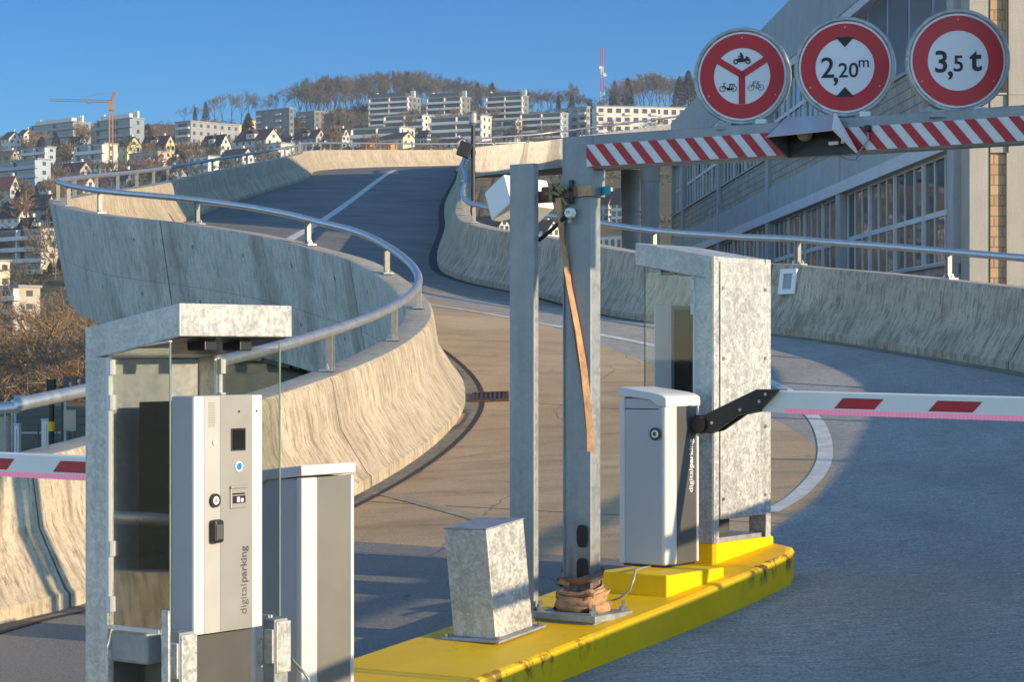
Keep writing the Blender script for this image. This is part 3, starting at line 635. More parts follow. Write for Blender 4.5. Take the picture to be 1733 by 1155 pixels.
    b_ = dsc(-0.088, 0.943, 0.0275, 0, 0.012, M['black'], 'lock_rosette'); dsc(-0.088, 0.943, 0.0165, 0.012, 0.0135, M['signwhite'], 'lock_face', b_)
    q = MB(); q.bb(X+0.0135, X+0.0145, -0.095, -0.081, 0.936, 0.950); q.build('lock_mark', M['cab_grey'], b_)
    q = MB(); q.bb(X, X+0.035, -0.116, -0.062, 0.775, 0.868); b_ = q.build('ticket_slot_hood', M['black'], c, bevel=0.012)
    q = MB(); q.bb(X+0.035, X+0.038, -0.110, -0.075, 0.79, 0.85); q.build('slot_face', M['anthracite'], b_, bevel=0.004)
    q = MB(); q.bb(X, X+0.006, 0.002, 0.092, 0.905, 0.985); b_ = q.build('card_reader', M['cab_grey'], c, bevel=0.003)
    q = MB(); q.bb(X+0.006, X+0.0075, 0.012, 0.084, 0.925, 0.955); q.bb(X+0.006, X+0.009, 0.01, 0.08, 0.96, 0.966); q.build('card_slot', M['black'], b_)
    q = MB(); q.bb(X+0.0076, X+0.0090, 0.034, 0.050, 0.930, 0.950); q.bb(X+0.0076, X+0.0090, 0.056, 0.072, 0.930, 0.944); q.build('card_symbols', M['signwhite'], b_)
    q = MB(); q.bb(X, X+0.012, 0.0, 0.10, 0.984, 0.996); q.build('reader_hood', M['cab_grey'], c, bevel=0.003)
    dsc(0.055, 1.292, 0.005, 0, 0.001, M['black'], 'camera_hole'); dsc(0.158, 1.292, 0.004, 0.0, 0.001, M['black'], 'camera_hole')
    q = MB(); l1 = put_text(q, 'digital', (X+0.0006, 0.098, 0.478), (0, 0, 1), (0, -1, 0), height=0.048)
    put_text(q, 'parking', (X+0.0006, 0.098, 0.478+l1+0.008), (0, 0, 1), (0, -1, 0), height=0.048, bold=0.022)
    q.build('lettering', M['anthracite'], c, fix=False)
    return k
kiosk((-1.30, 9.075, -1.533), YAW, 'large ticket kiosk at left with grey machine front and galvanised roof')
kiosk((1.116, 13.115, -1.09), YAW+pi, 'ticket kiosk behind the right barrier, its bright galvanised back panel in the sun')

# ---- barrier cabinets and booms
def barrier(loc, label, text, emblem, turn=0.0):
    b0 = empty('barrier_cabinet', loc, YAW+turn, label, 'barrier cabinet')
    MB().bb(-0.146, 0.146, -0.166, 0.166, 0.012, 0.93).build('body', M['cab_shaded'], b0, bevel=0.01)
    MB().bb(-0.135, 0.135, -0.155, 0.155, 0.0, 0.02).build('foot', M['black'], b0)
    q = MB(); q.prism([(-0.171, 0.014), (-0.171, 0.90), (-0.052, 0.90), (-0.052, 0.014)], 0.120, 0.152, ax='x'); f_ = q.build('front_strip', M['cab_white'], b0, bevel=0.012)
    MB().bb(0.142, 0.149, -0.05, 0.148, 0.014, 0.90).build('front_panel', M['anthracite'], b0, bevel=0.002)
    MB().bb(0.120, 0.153, 0.150, 0.171, 0.014, 0.90).build('front_edge', M['cab_white'], b0, bevel=0.005)
    MB().bb(-0.149, -0.143, -0.148, 0.066, 0.014, 0.935).build('back_panel', M['mid_grey'], b0, bevel=0.002)
    MB().bb(-0.153, -0.120, 0.070, 0.171, 0.014, 0.935).build('back_strip', M['cab_white'], b0, bevel=0.006); MB().bb(-0.153, -0.120, -0.171, -0.150, 0.014, 0.935).build('back_edge', M['cab_white'], b0, bevel=0.004)
    lid = [(-0.158, 0.945), (-0.158, 0.985), (-0.150, 0.990), (0.08, 0.962), (0.130, 0.950), (0.152, 0.938), (0.158, 0.926), (0.158, 0.884), (0.10, 0.888), (0.05, 0.922)]
    MB().prism(lid, -0.177, 0.177).build('lid', M['cab_white'], b0, smooth=35, bevel=0.004)
    MB().bb(-0.1475, 0.10, -0.1672, -0.1662, 0.868, 0.874).build('seam', M['black'], b0)
    if emblem:
        q = MB(); q.disc((0.085, -0.166, 0.735), 0.035, -0.012, 0.0, 28); e_ = q.build('lock_rosette', M['black'], b0)
        q = MB(); q.disc((0.085, -0.178, 0.735), 0.022, -0.003, 0.0, 24); q.build('lock_face', M['cab_white'], e_)
        q = MB(); q.box((0.085, -0.1815, 0.735), (0.018, 0.001, 0.018), 0, Matrix.Rotation(0.2, 3, 'Y')); q.build('lock_mark', M['black'], e_)
    if text:
        q = MB(); l1 = put_text(q, 'digital', (0.1497, 0.110, 0.405), (0, 0, 1), (0, -1, 0), height=0.052)
        put_text(q, 'parking', (0.1497, 0.110, 0.405+l1+0.008), (0, 0, 1), (0, -1, 0), height=0.052, bold=0.022)
        q.build('lettering', M['white'], b0, fix=False)
    return b0
barrier((0.821, 12.506, -1.189), 'white barrier cabinet with black arm at its side, in front of the bright kiosk panel', True, True)
barrier((-0.9185, 9.826, -1.478), 'grey barrier cabinet with white lid beside the large left kiosk', False, False, pi)
def boom(hub, sgn, L, z, zc, droop, red, label, cut):
    # hub: world point of the pivot; sgn +1 towards the sun side, -1 the other way
    r = empty('barrier_boom', hub, YAW, label, 'barrier boom')
    s_ = sgn
    q = MB(); q.tube([(0, -0.09, 0), (0, 0.05, 0)], [0.045, 0.045], 20); q.bb(-0.05, 0.06, -0.045, -0.01, -0.05, 0.05); q.build('hub', M['black'], r, smooth=True)
    q = MB(); z0 = zc
    poly = [(0.0*s_, -0.055), (0.10*s_, -0.035), (0.245*s_, 0.055), (0.375*s_, z0-0.052), (0.50*s_, z0+0.066), (0.36*s_, z0+0.066), (0.03*s_, 0.055)]
    q.prism(poly, -0.075, -0.045); q.prism([(p[0], p[1]) for p in poly], 0.010, 0.030); br = q.build('arm_bracket', M['black'], r, bevel=0.004)
    q = MB()
    for (x, zz) in ((0.08, 0.01), (0.26, 0.085), (0.38, z0), (0.42, z0+0.04)): q.tube([(x*s_, -0.079, zz), (x*s_, -0.074, zz)], [0.009, 0.009], 8)
    q.build('bracket_bolt', M['bolt'], br)
    q = MB(); x0 = 0.38*s_; x1 = L*s_; dz = -droop*L
    vs = []
    for (x, d) in ((x0, 0), (x1, dz)):
        for (y, zz) in ((-0.042, -0.058), (-0.042, 0.055), (-0.034, 0.063), (0.0, 0.063), (0.008, 0.055), (0.008, -0.058)): vs.append((x, y, z0+zz+d))
    q.add(vs, [(0, 1, 2, 3, 4, 5), (11, 10, 9, 8, 7, 6)]+[(i, (i+1) % 6, 6+(i+1) % 6, 6+i) for i in range(6)])
    bar = q.build('bar', M['white'], r)
    for (a, b_) in red:
        d = lambda x: z0-droop*abs(x)
        q = MB(); q.quad((a*s_, -0.0435, d(a)-0.022), ((a+0.055*cut)*s_, -0.0435, d(a)+0.034), ((b_+0.055*cut)*s_, -0.0435, d(b_)+0.034), (b_*s_, -0.0435, d(b_)-0.022)); q.build('red_stripe', M['stripe_red'], bar)
    q = MB(); d = lambda x: z0-droop*abs(x)
    a, b_ = 0.52, L-0.05
    q.add([(x*s_, y, d(x)+zz) for x in (a, b_) for (y, zz) in ((-0.0438, -0.058), (-0.0438, -0.030), (-0.041, -0.030), (-0.041, -0.058))], [(0, 1, 2, 3), (7, 6, 5, 4)]+[(i, (i+1) % 4, 4+(i+1) % 4, 4+i) for i in range(4)])
    q.build('light_strip', M['led'], bar); return r
boom((1.085, 12.50, -0.405), 1, 4.3, 0, 0.132, 0.012, [(0.82, 1.06), (1.37, 1.62), (1.93, 2.17), (2.42, 2.66), (2.98, 3.22), (3.54, 3.78)], 'white barrier boom with red stripes and a pink light strip reaching out to the right', 1)
boom((-1.02, 10.20, -0.705), -1, 4.3, 0, 0.132, 0.0, [(0.72, 0.96), (1.28, 1.52), (1.86, 2.10), (2.42, 2.66), (2.98, 3.22)], 'white barrier boom with pink light strip behind the large kiosk at the left edge', -1)

# ---- gantry: pole, beam, striped board
g0 = isl(0, 0)  # reference only
PB = Vector((0.36, 11.53, -1.365))
gt = empty('height_gantry', PB, YAW, 'grey steel height limit gantry with red and white striped beam over the right lane', 'gantry')
Lz = 1.09+1.365
q = MB(); q.bb(-0.085, 0.085, -0.045, 0.045, 0.03, Lz); q.bb(-0.085, -0.075, -0.055, 0.055, 0.03, Lz); q.build('pole', M['galv_pole'], gt, bevel=0.006)
q = MB(); q.bb(-0.090, 0.105, -0.052, 0.06, Lz-0.30, Lz+0.012); q.build('beam_socket', M['galv_dark'], gt, bevel=0.006)
q = MB(); q.bb(0.105, 4.6, -0.055, 0.055, Lz-0.160, Lz+0.012); bm = q.build('beam', M['galv_dark'], gt, bevel=0.008)
bd = MB().bb(0.075, 4.55, -0.070, -0.056, Lz-0.150, Lz-0.038).build('striped_board', M['stripe_white'], gt, bevel=0.002)
q = MB(); x = 0.02; H = 0.112; zb = Lz-0.150; zt = zb+H
while x < 4.6:                                       # stripes fall to the right
    a, b_ = x, x+0.0535
    poly = [(a, zt), (b_, zt), (b_+0.098, zb), (a+0.098, zb)]
    def clip(pl, lim, sg):
        out = []
        for i in range(len(pl)):
            p, r_ = pl[i], pl[(i+1) % len(pl)]
            ip, ir = (p[0]-lim)*sg >= 0, (r_[0]-lim)*sg >= 0
            if ip: out.append(p)
            if ip != ir:
                t_ = (lim-p[0])/(r_[0]-p[0]); out.append((lim, p[1]+(r_[1]-p[1])*t_))
        return out
    poly = clip(clip(poly, 0.076, 1), 4.549, -1)
    if len(poly) > 2: q.add([(p[0], -0.0715, p[1]) for p in poly], [tuple(range(len(poly)))])
    x += 0.107
q.build('red_stripes', M['stripe_red'], bd)
q = MB(); q.bb(-0.20, 0.20, -0.17, 0.17, -0.005, 0.03); q.build('foot_plate', M['galv_dark'], gt, bevel=0.006)
q = MB(); q.bb(-0.185, 0.185, -0.155, 0.155, -0.14, -0.004); q.build('mortar_bed', M['grout'], gt, bevel=0.012)
for sx in (-0.165, 0.165):
    for sy in (-0.135, 0.135): q = MB(); q.tube([(sx, sy, 0.03), (sx, sy, 0.052), (sx, sy, 0.0521), (sx, sy, 0.085)], [0.022, 0.022, 0.010, 0.010], 6); q.build('anchor_bolt', M['bolt'], gt)
# oval hand holes low on the pole
q = MB()
for z in (0.25, 0.42):
    vs = []
    for i in range(20):
        a = 2*pi*i/20; vs.append((0.038+0.034*abs(cos(a))**0.6*(1 if cos(a) > 0 else -1), -0.0558, z+0.058*abs(sin(a))**0.7*(1 if sin(a) > 0 else -1)))
    q.add(vs, [tuple(range(20))])
q.build('hand_hole', M['ink'], gt)

# ---- post left of the gantry
lpz = -1.40; lpp = Vector((0.062, 11.60, lpz))
ps = empty('steel_post', lpp, YAW, 'plain galvanised post standing left of the gantry pole', 'post')
ph = 0.968-lpz
q = MB(); q.bb(-0.078, 0.078, -0.02, 0.022, 0.012, ph); q.build('shaft', M['galv_pole2'] if 'galv_pole2' in M else M['galv_dark'], ps, bevel=0.004)
q = MB(); q.bb(-0.14, 0.14, -0.11, 0.11, -0.03, 0.012); q.build('foot_plate', M['galv_dark'], ps, bevel=0.004)
for sx in (-0.11, 0.11):
    for sy in (-0.08, 0.08): q = MB(); q.tube([(sx, sy, 0.012), (sx, sy, 0.034), (sx, sy, 0.0341), (sx, sy, 0.06)], [0.016, 0.016, 0.008, 0.008], 6); q.build('anchor_bolt', M['bolt'], ps)

# ---- tilted galvanised box
bx0 = isl(0.0, 0.0)
bc = Vector((-0.07, 11.16, 0)); 
cpt = Vector((-0.079, 11.05)); cen2 = Vector((cpt.x-VX*0.132+UX*0.155, cpt.y-VY*0.132+UY*0.155)); zc_ = ZI(cen2.x, cen2.y)+0.168
bxo = empty('metal_box', (cen2.x, cen2.y, zc_), 0, 'leaning galvanised box on the island in front of the plain post', 'metal box')
tilt = Matrix.Rotation(YAW, 4, 'Z') @ Matrix.Rotation(radians(6.3), 4, 'X') @ Matrix.Rotation(radians(-1.5), 4, 'Y')
bxo.rotation_euler = tilt.to_euler()
MB().bb(-0.132, 0.132, -0.155, 0.155, 0.012, 0.555).build('body', M['galv'], bxo, bevel=0.004)
MB().bb(-0.135, 0.135, -0.158, 0.158, 0.555, 0.563).build('lid', M['galv_dark'], bxo, bevel=0.002)
q = MB(); q.bb(-0.185, 0.185, -0.20, 0.20, 0.0, 0.012); q.build('foot_plate', M['galv_dark'], bxo, bevel=0.003)
for sx in (-0.16, 0.16):
    for sy in (-0.175, 0.175): q = MB(); q.cyl((sx, sy, 0.012), (sx, sy, 0.03), 0.012, 6); q.build('foot_bolt', M['bolt'], bxo)

# ---- road signs on the beam
def text_into(q, s, cx_, cz, h, bold, y): return put_text(q, s, (cx_, y, cz), (1, 0, 0), (0, 0, 1), height=h, bold=bold)
def sign(px, py, yaw_deg, label, figures):
    a = (px-CX)/FPX; t_ = (a*PB.y-PB.x)/(VX-a*VY); c = Vector((PB.x+VX*t_, PB.y+VY*t_, 0)); c.z = (CY-py)/FPX*c.y
    sg = empty('road_sign', c, radians(yaw_deg), label, 'road sign')
    R0 = 0.238
    q = MB(); q.ring((0, 0, 0), 0.219, R0, -0.012, 0.042, 64); q.build('rim', M['galv_rim'], sg, smooth=40, bevel=0.006)
    MB().disc((0, 0, 0), 0.217, -0.004, 0.004, 64).build('plate', M['signwhite'], sg)
    MB().disc((0, 0, 0), 0.219, 0.006, 0.018, 48).build('backing', M['galv_dark'], sg)
    q = MB(); q.ring((0, 0, 0), 0.138, 0.207, -0.0062, -0.0042, 64); q.build('red_ring', M['red'], sg)
    q = MB(); rv = MB()
    for ang in (90, 210, 330): rv.disc((0.188*cos(radians(ang)), -0.0064, 0.188*sin(radians(ang))), 0.0045, -0.0015, 0.0, 12)
    rv.build('rivets', simple('rivet_pink', (0.62, 0.30, 0.30), 0.4, 0.3) if 'riv' not in M else M['riv'], sg)
    figures(sg)
    rr = random.Random(int(px))
    for i in range(7):
        an = rr.uniform(0, 2*pi); q = MB(); q.box((0.211*cos(an), -0.008, 0.211*sin(an)), (0.016, 0.004, 0.007), 0, Matrix.Rotation(-an+pi/2, 3, 'Y')); q.build('rim_clip', M['white'], sg)
    q = MB(); q.bb(-0.13, 0.13, -0.03, 0.07, -0.262, -0.247); q.bb(0.05, 0.12, -0.02, 0.04, -0.250, -0.225); q.bb(-0.12, -0.05, -0.02, 0.04, -0.250, -0.225)
    q.build('clamp', M['galv_dark'], sg, bevel=0.003)
    q = MB(); q.bb(0.07, 0.12, -0.035, -0.02, -0.247, -0.215); q.bb(0.13, 0.15, -0.025, 0.0, -0.262, -0.245); q.build('clamp_bolt', M['white'], sg)
    return sg
M['galv_rim'] = galv('galvanised_rim', (0.24, 0.27, 0.27), (0.46, 0.48, 0.47), 30, 0.4, 0.42)
M['riv'] = simple('rivet_pink', (0.62, 0.26, 0.28), 0.4, 0.2)
YS = -0.0066
def bar2(q, a, b_, w, y=YS): 
    a = Vector((a[0], 0, a[1])); b_ = Vector((b_[0], 0, b_[1])); d = (b_-a).normalized(); n_ = Vector((-d.z, 0, d.x))*w/2
    q.add([(p.x, y, p.z) for p in (a+n_, b_+n_, b_-n_, a-n_)], [(0, 1, 2, 3)])
def flat_ring(q, c, r0, r1, n=20, y=YS):
    vs = [(c[0]+r*cos(2*pi*i/n), y, c[1]+r*sin(2*pi*i/n)) for i in range(n) for r in (r0, r1)]
    q.add(vs, [(2*i, 2*i+1, 2*((i+1) % n)+1, 2*((i+1) % n)) for i in range(n)])
def blob(q, pts, y=YS): q.add([(p[0], y, p[1]) for p in pts], [tuple(range(len(pts)))])
def fig_vehicles(sg):
    q = MB(); c = (0.0, 0.006)
    for an in (32, 148, 270): bar2(q, c, (c[0]+0.142*cos(radians(an)), c[1]+0.142*sin(radians(an))), 0.032, -0.0064)
    q.build('red_divider', M['red'], sg)
    k = 0.062/0.09
    q = MB(); ox, oz = 0.0, 0.082; s_ = 1.0     # motorcycle with rider
    for dx in (-0.030, 0.030): flat_ring(q, (ox+dx, oz-0.010), 0.007, 0.0135)
    blob(q, [(ox-0.030, oz-0.006), (ox-0.012, oz-0.014), (ox+0.016, oz-0.012), (ox+0.022, oz+0.006), (ox+0.004, oz+0.004), (ox-0.012, oz+0.008), (ox-0.024, oz+0.004)])
    blob(q, [(ox-0.006, oz+0.004), (ox+0.008, oz+0.004), (ox+0.006, oz+0.022), (ox-0.002, oz+0.026), (ox-0.010, oz+0.018)])
    bar2(q, (ox+0.022, oz+0.008), (ox+0.032, oz-0.010), 0.005); bar2(q, (ox-0.002, oz+0.020), (ox-0.020, oz+0.012), 0.005); bar2(q, (ox+0.036, oz+0.004), (ox+0.018, oz+0.014), 0.006)
    flat_ring(q, (ox-0.006, oz+0.028), 0.0001, 0.006); q.build('motorcycle_figure', M['ink'], sg)
    q = MB(); ox, oz = -0.068, -0.052          # moped
    for dx in (-0.028, 0.028): flat_ring(q, (ox+dx, oz-0.008), 0.0115, 0.0150)
    bar2(q, (ox-0.028, oz-0.008), (ox-0.018, oz+0.020), 0.004); bar2(q, (ox-0.022, oz+0.006), (ox-0.002, oz-0.010), 0.006); bar2(q, (ox-0.004, oz-0.010), (ox+0.028, oz-0.008), 0.007)
    bar2(q, (ox+0.004, oz-0.008), (ox+0.012, oz+0.012), 0.005); blob(q, [(ox+0.004, oz+0.012), (ox+0.034, oz+0.008), (ox+0.034, oz+0.014), (ox+0.004, oz+0.017)]); blob(q, [(ox-0.006, oz-0.016), (ox+0.010, oz-0.016), (ox+0.008, oz-0.002), (ox-0.004, oz-0.002)])
    bar2(q, (ox-0.022, oz+0.020), (ox-0.010, oz+0.021), 0.004); q.build('moped_figure', M['ink'], sg)
    q = MB(); ox, oz = 0.068, -0.048           # bicycle
    for dx in (-0.024, 0.024): flat_ring(q, (ox+dx, oz-0.010), 0.0130, 0.0152)
    for a_, b_ in (((-0.024, -0.010), (-0.014, 0.014)), ((-0.014, 0.014), (0.010, 0.012)), ((0.010, 0.012), (0.024, -0.010)), ((0.024, -0.010), (0.0, -0.012)), ((0.0, -0.012), (0.010, 0.014)), ((0.0, -0.012), (-0.016, 0.010)), ((-0.014, 0.014), (-0.010, 0.022)), ((-0.010, 0.022), (0.000, 0.022)), ((0.006, 0.018), (0.018, 0.018))):
        bar2(q, (ox+a_[0], oz+a_[1]), (ox+b_[0], oz+b_[1]), 0.0028)
    q.build('bicycle_figure', M['ink'], sg)
def fig_height(sg):
    q = MB(); blob(q, [(-0.044, 0.142), (0.044, 0.142), (0.0, 0.094)]); q.build('height_arrow', M['ink'], sg); q = MB(); blob(q, [(-0.044, -0.142), (0.0, -0.094), (0.044, -0.142)]); q.build('height_arrow', M['ink'], sg)
    q = MB(); text_into(q, '2', -0.112, -0.048, 0.098, 0.010, YS); text_into(q, ',', -0.054, -0.068, 0.040, 0.012, YS); text_into(q, '20', -0.030, -0.048, 0.070, 0.010, YS); text_into(q, 'm', 0.064, -0.002, 0.034, 0.006, YS)
    q.build('lettering', M['ink'], sg, fix=False)
def fig_weight(sg):
    q = MB(); text_into(q, '3', -0.104, -0.052, 0.102, 0.016, YS); text_into(q, ',', -0.046, -0.068, 0.040, 0.014, YS); text_into(q, '5', -0.020, -0.048, 0.074, 0.012, YS); text_into(q, 't', 0.052, -0.044, 0.094, 0.022, YS)
    q.build('lettering', M['ink'], sg, fix=False)
sign(1256, 129, -14, 'round red and white sign with motorcycle, moped and bicycle figures', fig_vehicles)
sign(1430, 113.5, -11, 'round red and white sign limiting height to 2,20 m', fig_height)
sign(1621, 102.6, -2, 'round red and white sign limiting weight to 3,5 t', fig_weight)

a = (1884-CX)/FPX; t_ = (a*PB.y-PB.x)/(VX-a*VY)
dbp = empty('shade_board', (PB.x+VX*t_, PB.y+VY*t_, 1.10), radians(-6), 'added unseen board right of the signs, keeping them in shade', 'board')  # added out of view to shade the signs
MB().bb(-0.36, 0.36, -0.02, 0.02, 0.02, 1.02).build('panel', M['galv_dark'], dbp, bevel=0.006); MB().bb(-0.28, -0.22, 0.02, 0.06, -0.02, 0.9).build('bracket', M['galv_rim'], dbp); MB().bb(0.22, 0.28, 0.02, 0.06, -0.02, 0.9).build('bracket', M['galv_rim'], dbp)
# ---- hooded lamp under the middle sign
def bp(v, u, z): return Vector((v, u, z))                    # gantry local
def tv(px): a = (px-CX)/FPX; return (a*PB.y-PB.x)/(VX-a*VY)
hl = empty('hooded_floodlight', PB, YAW, 'open metal hood with a round lamp fixed to the striped beam', 'floodlight')
tl, tr, bl, br_ = tv(1342), tv(1424), tv(1346), tv(1466)
zt2, zb2 = Lz+0.028, Lz-0.165; df = 0.25; zf = Lz-0.075
A, B_ = bp(tl, -0.075, zt2), bp(tr, -0.075, zt2); Cc, Dd = bp(tr+0.085, -df, zf+0.012), bp(tl-0.005, -df, zf)
E_, Ff = bp(bl, -0.075, zb2), bp(br_, -0.10, zb2)
def plate(q, pts, t_=0.006):
    n_ = (Vector(pts[1])-Vector(pts[0])).cross(Vector(pts[2])-Vector(pts[0])).normalized()*t_
    k = len(pts); q.add([Vector(p) for p in pts]+[Vector(p)+n_ for p in pts], [tuple(range(k))[::-1], tuple(range(k, 2*k))]+[(i, (i+1) % k, k+(i+1) % k, k+i) for i in range(k)])
q = MB(); plate(q, [A, B_, Cc, Dd]); q.build('hood_top', M['hood'] if 'hood' in M else M['cab_white'], hl)
q = MB(); plate(q, [B_, Cc, Ff], 0.012); q.build('right_cheek', M['white'], hl)  # white here carries the sunlight on this cheek
q = MB(); plate(q, [A, Dd, E_]); q.build('left_cheek', M['anthracite'], hl)  # dark here carries this cheek's shade
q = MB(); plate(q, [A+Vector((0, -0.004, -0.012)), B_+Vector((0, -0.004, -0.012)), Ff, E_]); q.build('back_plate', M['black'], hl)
cl = (E_+Ff+A+B_)/4+Vector((-0.04, -0.03, 0.01))
q = MB(); q.tube([cl+Vector((0, 0.01, 0)), cl+Vector((0, -0.02, -0.004))], [0.036, 0.030], 20); q.build('lamp', simple('lamp_glass', (0.40, 0.37, 0.28), 0.3), hl)
q = MB(); q.box(cl+Vector((0.16, -0.01, -0.055)), (0.05, 0.01, 0.016)); q.box(cl+Vector((0.215, -0.015, -0.035)), (0.012, 0.01, 0.05), 0, Matrix.Rotation(0.3, 3, 'Y')); q.build('terminal', M['white'], hl)
cb = empty('loose_cable', PB, YAW, 'thin grey cable looping below the beam right of the hood', 'cable')
c0 = tv(1430); c1 = tv(1480)
q = MB(); q.tube([bp(c0, -0.08, zb2+0.0), bp(c0+0.06, -0.09, zb2-0.025), bp((c0+c1)/2+0.03, -0.095, zb2-0.03), bp(c1-0.03, -0.09, zb2+0.01), bp(c1+0.012, -0.085, zb2+0.06), bp(c1+0.008, -0.080, Lz-0.055)], 0.0045, 8); q.build('wire', M['galv_dark'], cb, smooth='all')
q = MB(); q.tube([bp(c1+0.008, -0.074, Lz-0.05), bp(c1+0.008, -0.098, Lz-0.05)], [0.018, 0.014], 12); q.build('gland', M['black'], cb)

# ---- white sensor housing behind the plain post
C0 = P(865, 343, 11.85)
e1 = Vector((-0.04, 0.0737, 0.157)); e2 = Vector((0.234, 0.17, -0.02)); e3 = Vector((-0.105, 0.134, -0.09))
vs = [C0+e1*i+e2*j+e3*k for i in (0, 1) for j in (0, 1) for k in (0, 1)]; ctr = sum(vs, Vector())/8
sb = empty('sensor_housing', ctr, 0, 'white tilted box clamped behind the plain post', 'sensor housing')
q = MB(); q.add([p-ctr for p in vs], [(0, 1, 3, 2), (4, 6, 7, 5), (0, 4, 5, 1), (2, 3, 7, 6), (0, 2, 6, 4), (1, 5, 7, 3)]); q.build('shell', M['white'], sb, bevel=0.008)
q = MB(); q.cyl(Vector(P(905, 330, 11.72))-ctr, Vector(P(905, 330, 12.0))-ctr, 0.03, 10); q.bb(-0.05, 0.05, -0.05, 0.02, -0.16, -0.10); q.build('bracket', M['galv_dark'], sb)

# ---- strap, buckle, wraps, cable with clamps
st = empty('ratchet_strap', PB, YAW, 'tan ratchet strap tying the gantry pole to the plain post and wound round its foot', 'strap')
zs = lambda py: (CY-py)/FPX*11.5-PB.z
xl = -0.37
loop = [(xl-0.02, -0.032, zs(329)), (xl+0.155, -0.030, zs(329)), (xl+0.19, -0.035, zs(328)), (-0.09, -0.062, zs(326)), (0.086, -0.062, zs(324)), (0.095, -0.05, zs(324)), (0.095, 0.055, zs(324)), (-0.09, 0.060, zs(326)), (xl+0.17, 0.10, zs(328)), (xl-0.03, 0.10, zs(329)), (xl-0.045, 0.03, zs(329)), (xl-0.02, -0.032, zs(329))]
MB().ribbon(loop, (0, 0, 1), 0.052, 0.004).build('belt', M['strap_dark'], st)
q = MB(); q.ribbon([(0.020, -0.0655, zs(325)), (0.087, -0.0655, zs(324)), (0.0985, -0.055, zs(324)), (0.0985, 0.052, zs(324))], (0, 0, 1), 0.053, 0.003); q.build('belt_end', M['strap'], st)
q = MB(); q.ribbon([(0.098, 0.03, zs(324)), (0.13, 0.01, zs(324)), (0.175, 0.0, zs(323))], (0, 0, 1), 0.045, 0.003); q.build('teal_label', M['teal'], st)
bk = MB(); bk.bb(-0.20, -0.145, -0.088, -0.058, zs(326)-0.035, zs(326)+0.035); bk.build('buckle_body', M['strap_dark'], st, bevel=0.01)
bk = MB(); rr = random.Random(3)
for i in range(9): bk.box((-0.14+0.012*i, -0.085-rr.random()*0.02, zs(326)+rr.uniform(-0.05, 0.045)), (0.05, 0.012, 0.014), 0, Matrix.Rotation(rr.uniform(-1.2, 1.2), 3, 'Y'))
bk.tube([(-0.13, -0.095, zs(326)-0.045), (-0.13, -0.095, zs(326)+0.05)], [0.012, 0.012], 10); bk.build('ratchet', simple('tarnished_brass', (0.22, 0.18, 0.10), 0.5, 0.5, 0.3, 30), st)
tail = [(-0.085, -0.09, zs(335)), (-0.07, -0.078, zs(400)), (-0.035, -0.070, zs(480)), (0.02, -0.066, zs(560)), (0.06, -0.066, zs(630)), (0.086, -0.064, zs(700)), (0.093, -0.060, zs(735)), (0.094, -0.0595, zs(752)), (0.0945, -0.059, zs(764))]
MB().ribbon(tail, [(1, 0.15, 0), (0.35, 1, 0), (0.25, 1, 0), (0.3, 1, 0), (0.5, 0.6, 0), (0.7, 0.6, 0), (0.6, 0.6, 0), (0.6, 0.6, 0), (0.6, 0.6, 0)], 0.036, 0.0035).build('loose_end', M['strap'], st)
tail2 = [(-0.085, -0.075, zs(330)), (-0.06, -0.064, zs(450)), (0.0, -0.060, zs(560)), (0.055, -0.060, zs(660)), (0.085, -0.0595, zs(740))]
MB().ribbon(tail2, [(1, 0.1, 0)]*5, 0.024, 0.003).build('second_end', M['strap_dark'], st)
def coil(z0, z1, r0, r1, turns, w, mat, seed, a0):
    rr = random.Random(seed); pts = []; wd = []; n = int(turns*22)
    tl = [rr.uniform(-0.035, 0.035) for _ in range(int(turns)+3)]; ph_ = [rr.uniform(0, 6.28) for _ in range(int(turns)+3)]
    for i in range(n+1):
        f_ = i/n; a = a0+2*pi*turns*f_; k = int(turns*f_); g_ = turns*f_-k; sl_ = tl[k]*(1-g_)+tl[k+1]*g_; pp = ph_[k]*(1-g_)+ph_[k+1]*g_
        kk = (r0+(r1-r0)*f_)*(1+0.06*sin(3.1*a+seed)+0.03*sin(7*a))
        cx_ = abs(cos(a))**0.5*(1 if cos(a) > 0 else -1); sy = abs(sin(a))**0.5*(1 if sin(a) > 0 else -1)
        pts.append((0.100*kk*cx_, 0.070*kk*sy, z0+(z1-z0)*f_+sl_*cos(a+pp)+0.006*sin(5*a)))
        tw_ = 0.55*sin(1.7*a+seed); wd.append((tw_*cos(a), tw_*sin(a), 1))
    MB().ribbon(pts, wd, w, 0.0028).build('foot_wrap', mat, st, smooth='all')
coil(0.045, 0.13, 1.40, 1.12, 3.3, 0.050, M['strap'], 5, 0.4)
coil(0.09, 0.24, 1.18, 1.03, 2.2, 0.040, M['strap_dark'], 9, 2.0)
coil(0.06, 0.19, 1.24, 1.08, 2.2, 0.042, M['strap'], 14, 3.4)
cw = empty('cable_link', PB, YAW, 'black cable sagging between two white junction boxes on the post and the pole', 'cable')
q = MB(); j1 = Vector((-0.345, -0.045, zs(362))); j2 = Vector((-0.02, -0.075, zs(361)))
for j_ in (j1, j2):
    b_ = MB(); b_.tube([j_+Vector((0, 0.012, 0)), j_+Vector((0, -0.022, 0))], [0.030, 0.026], 8); bo = b_.build('junction_box', M['white'], cw, bevel=0.004)
    b_ = MB(); b_.box(j_+Vector((0, -0.023, 0.004)), (0.022, 0.002, 0.012)); b_.build('box_label', M['cab_grey'], bo); b_ = MB(); b_.box(j_+Vector((-0.002, 0, -0.042)), (0.018, 0.016, 0.02)); b_.build('cable_gland', M['cab_grey'], bo)
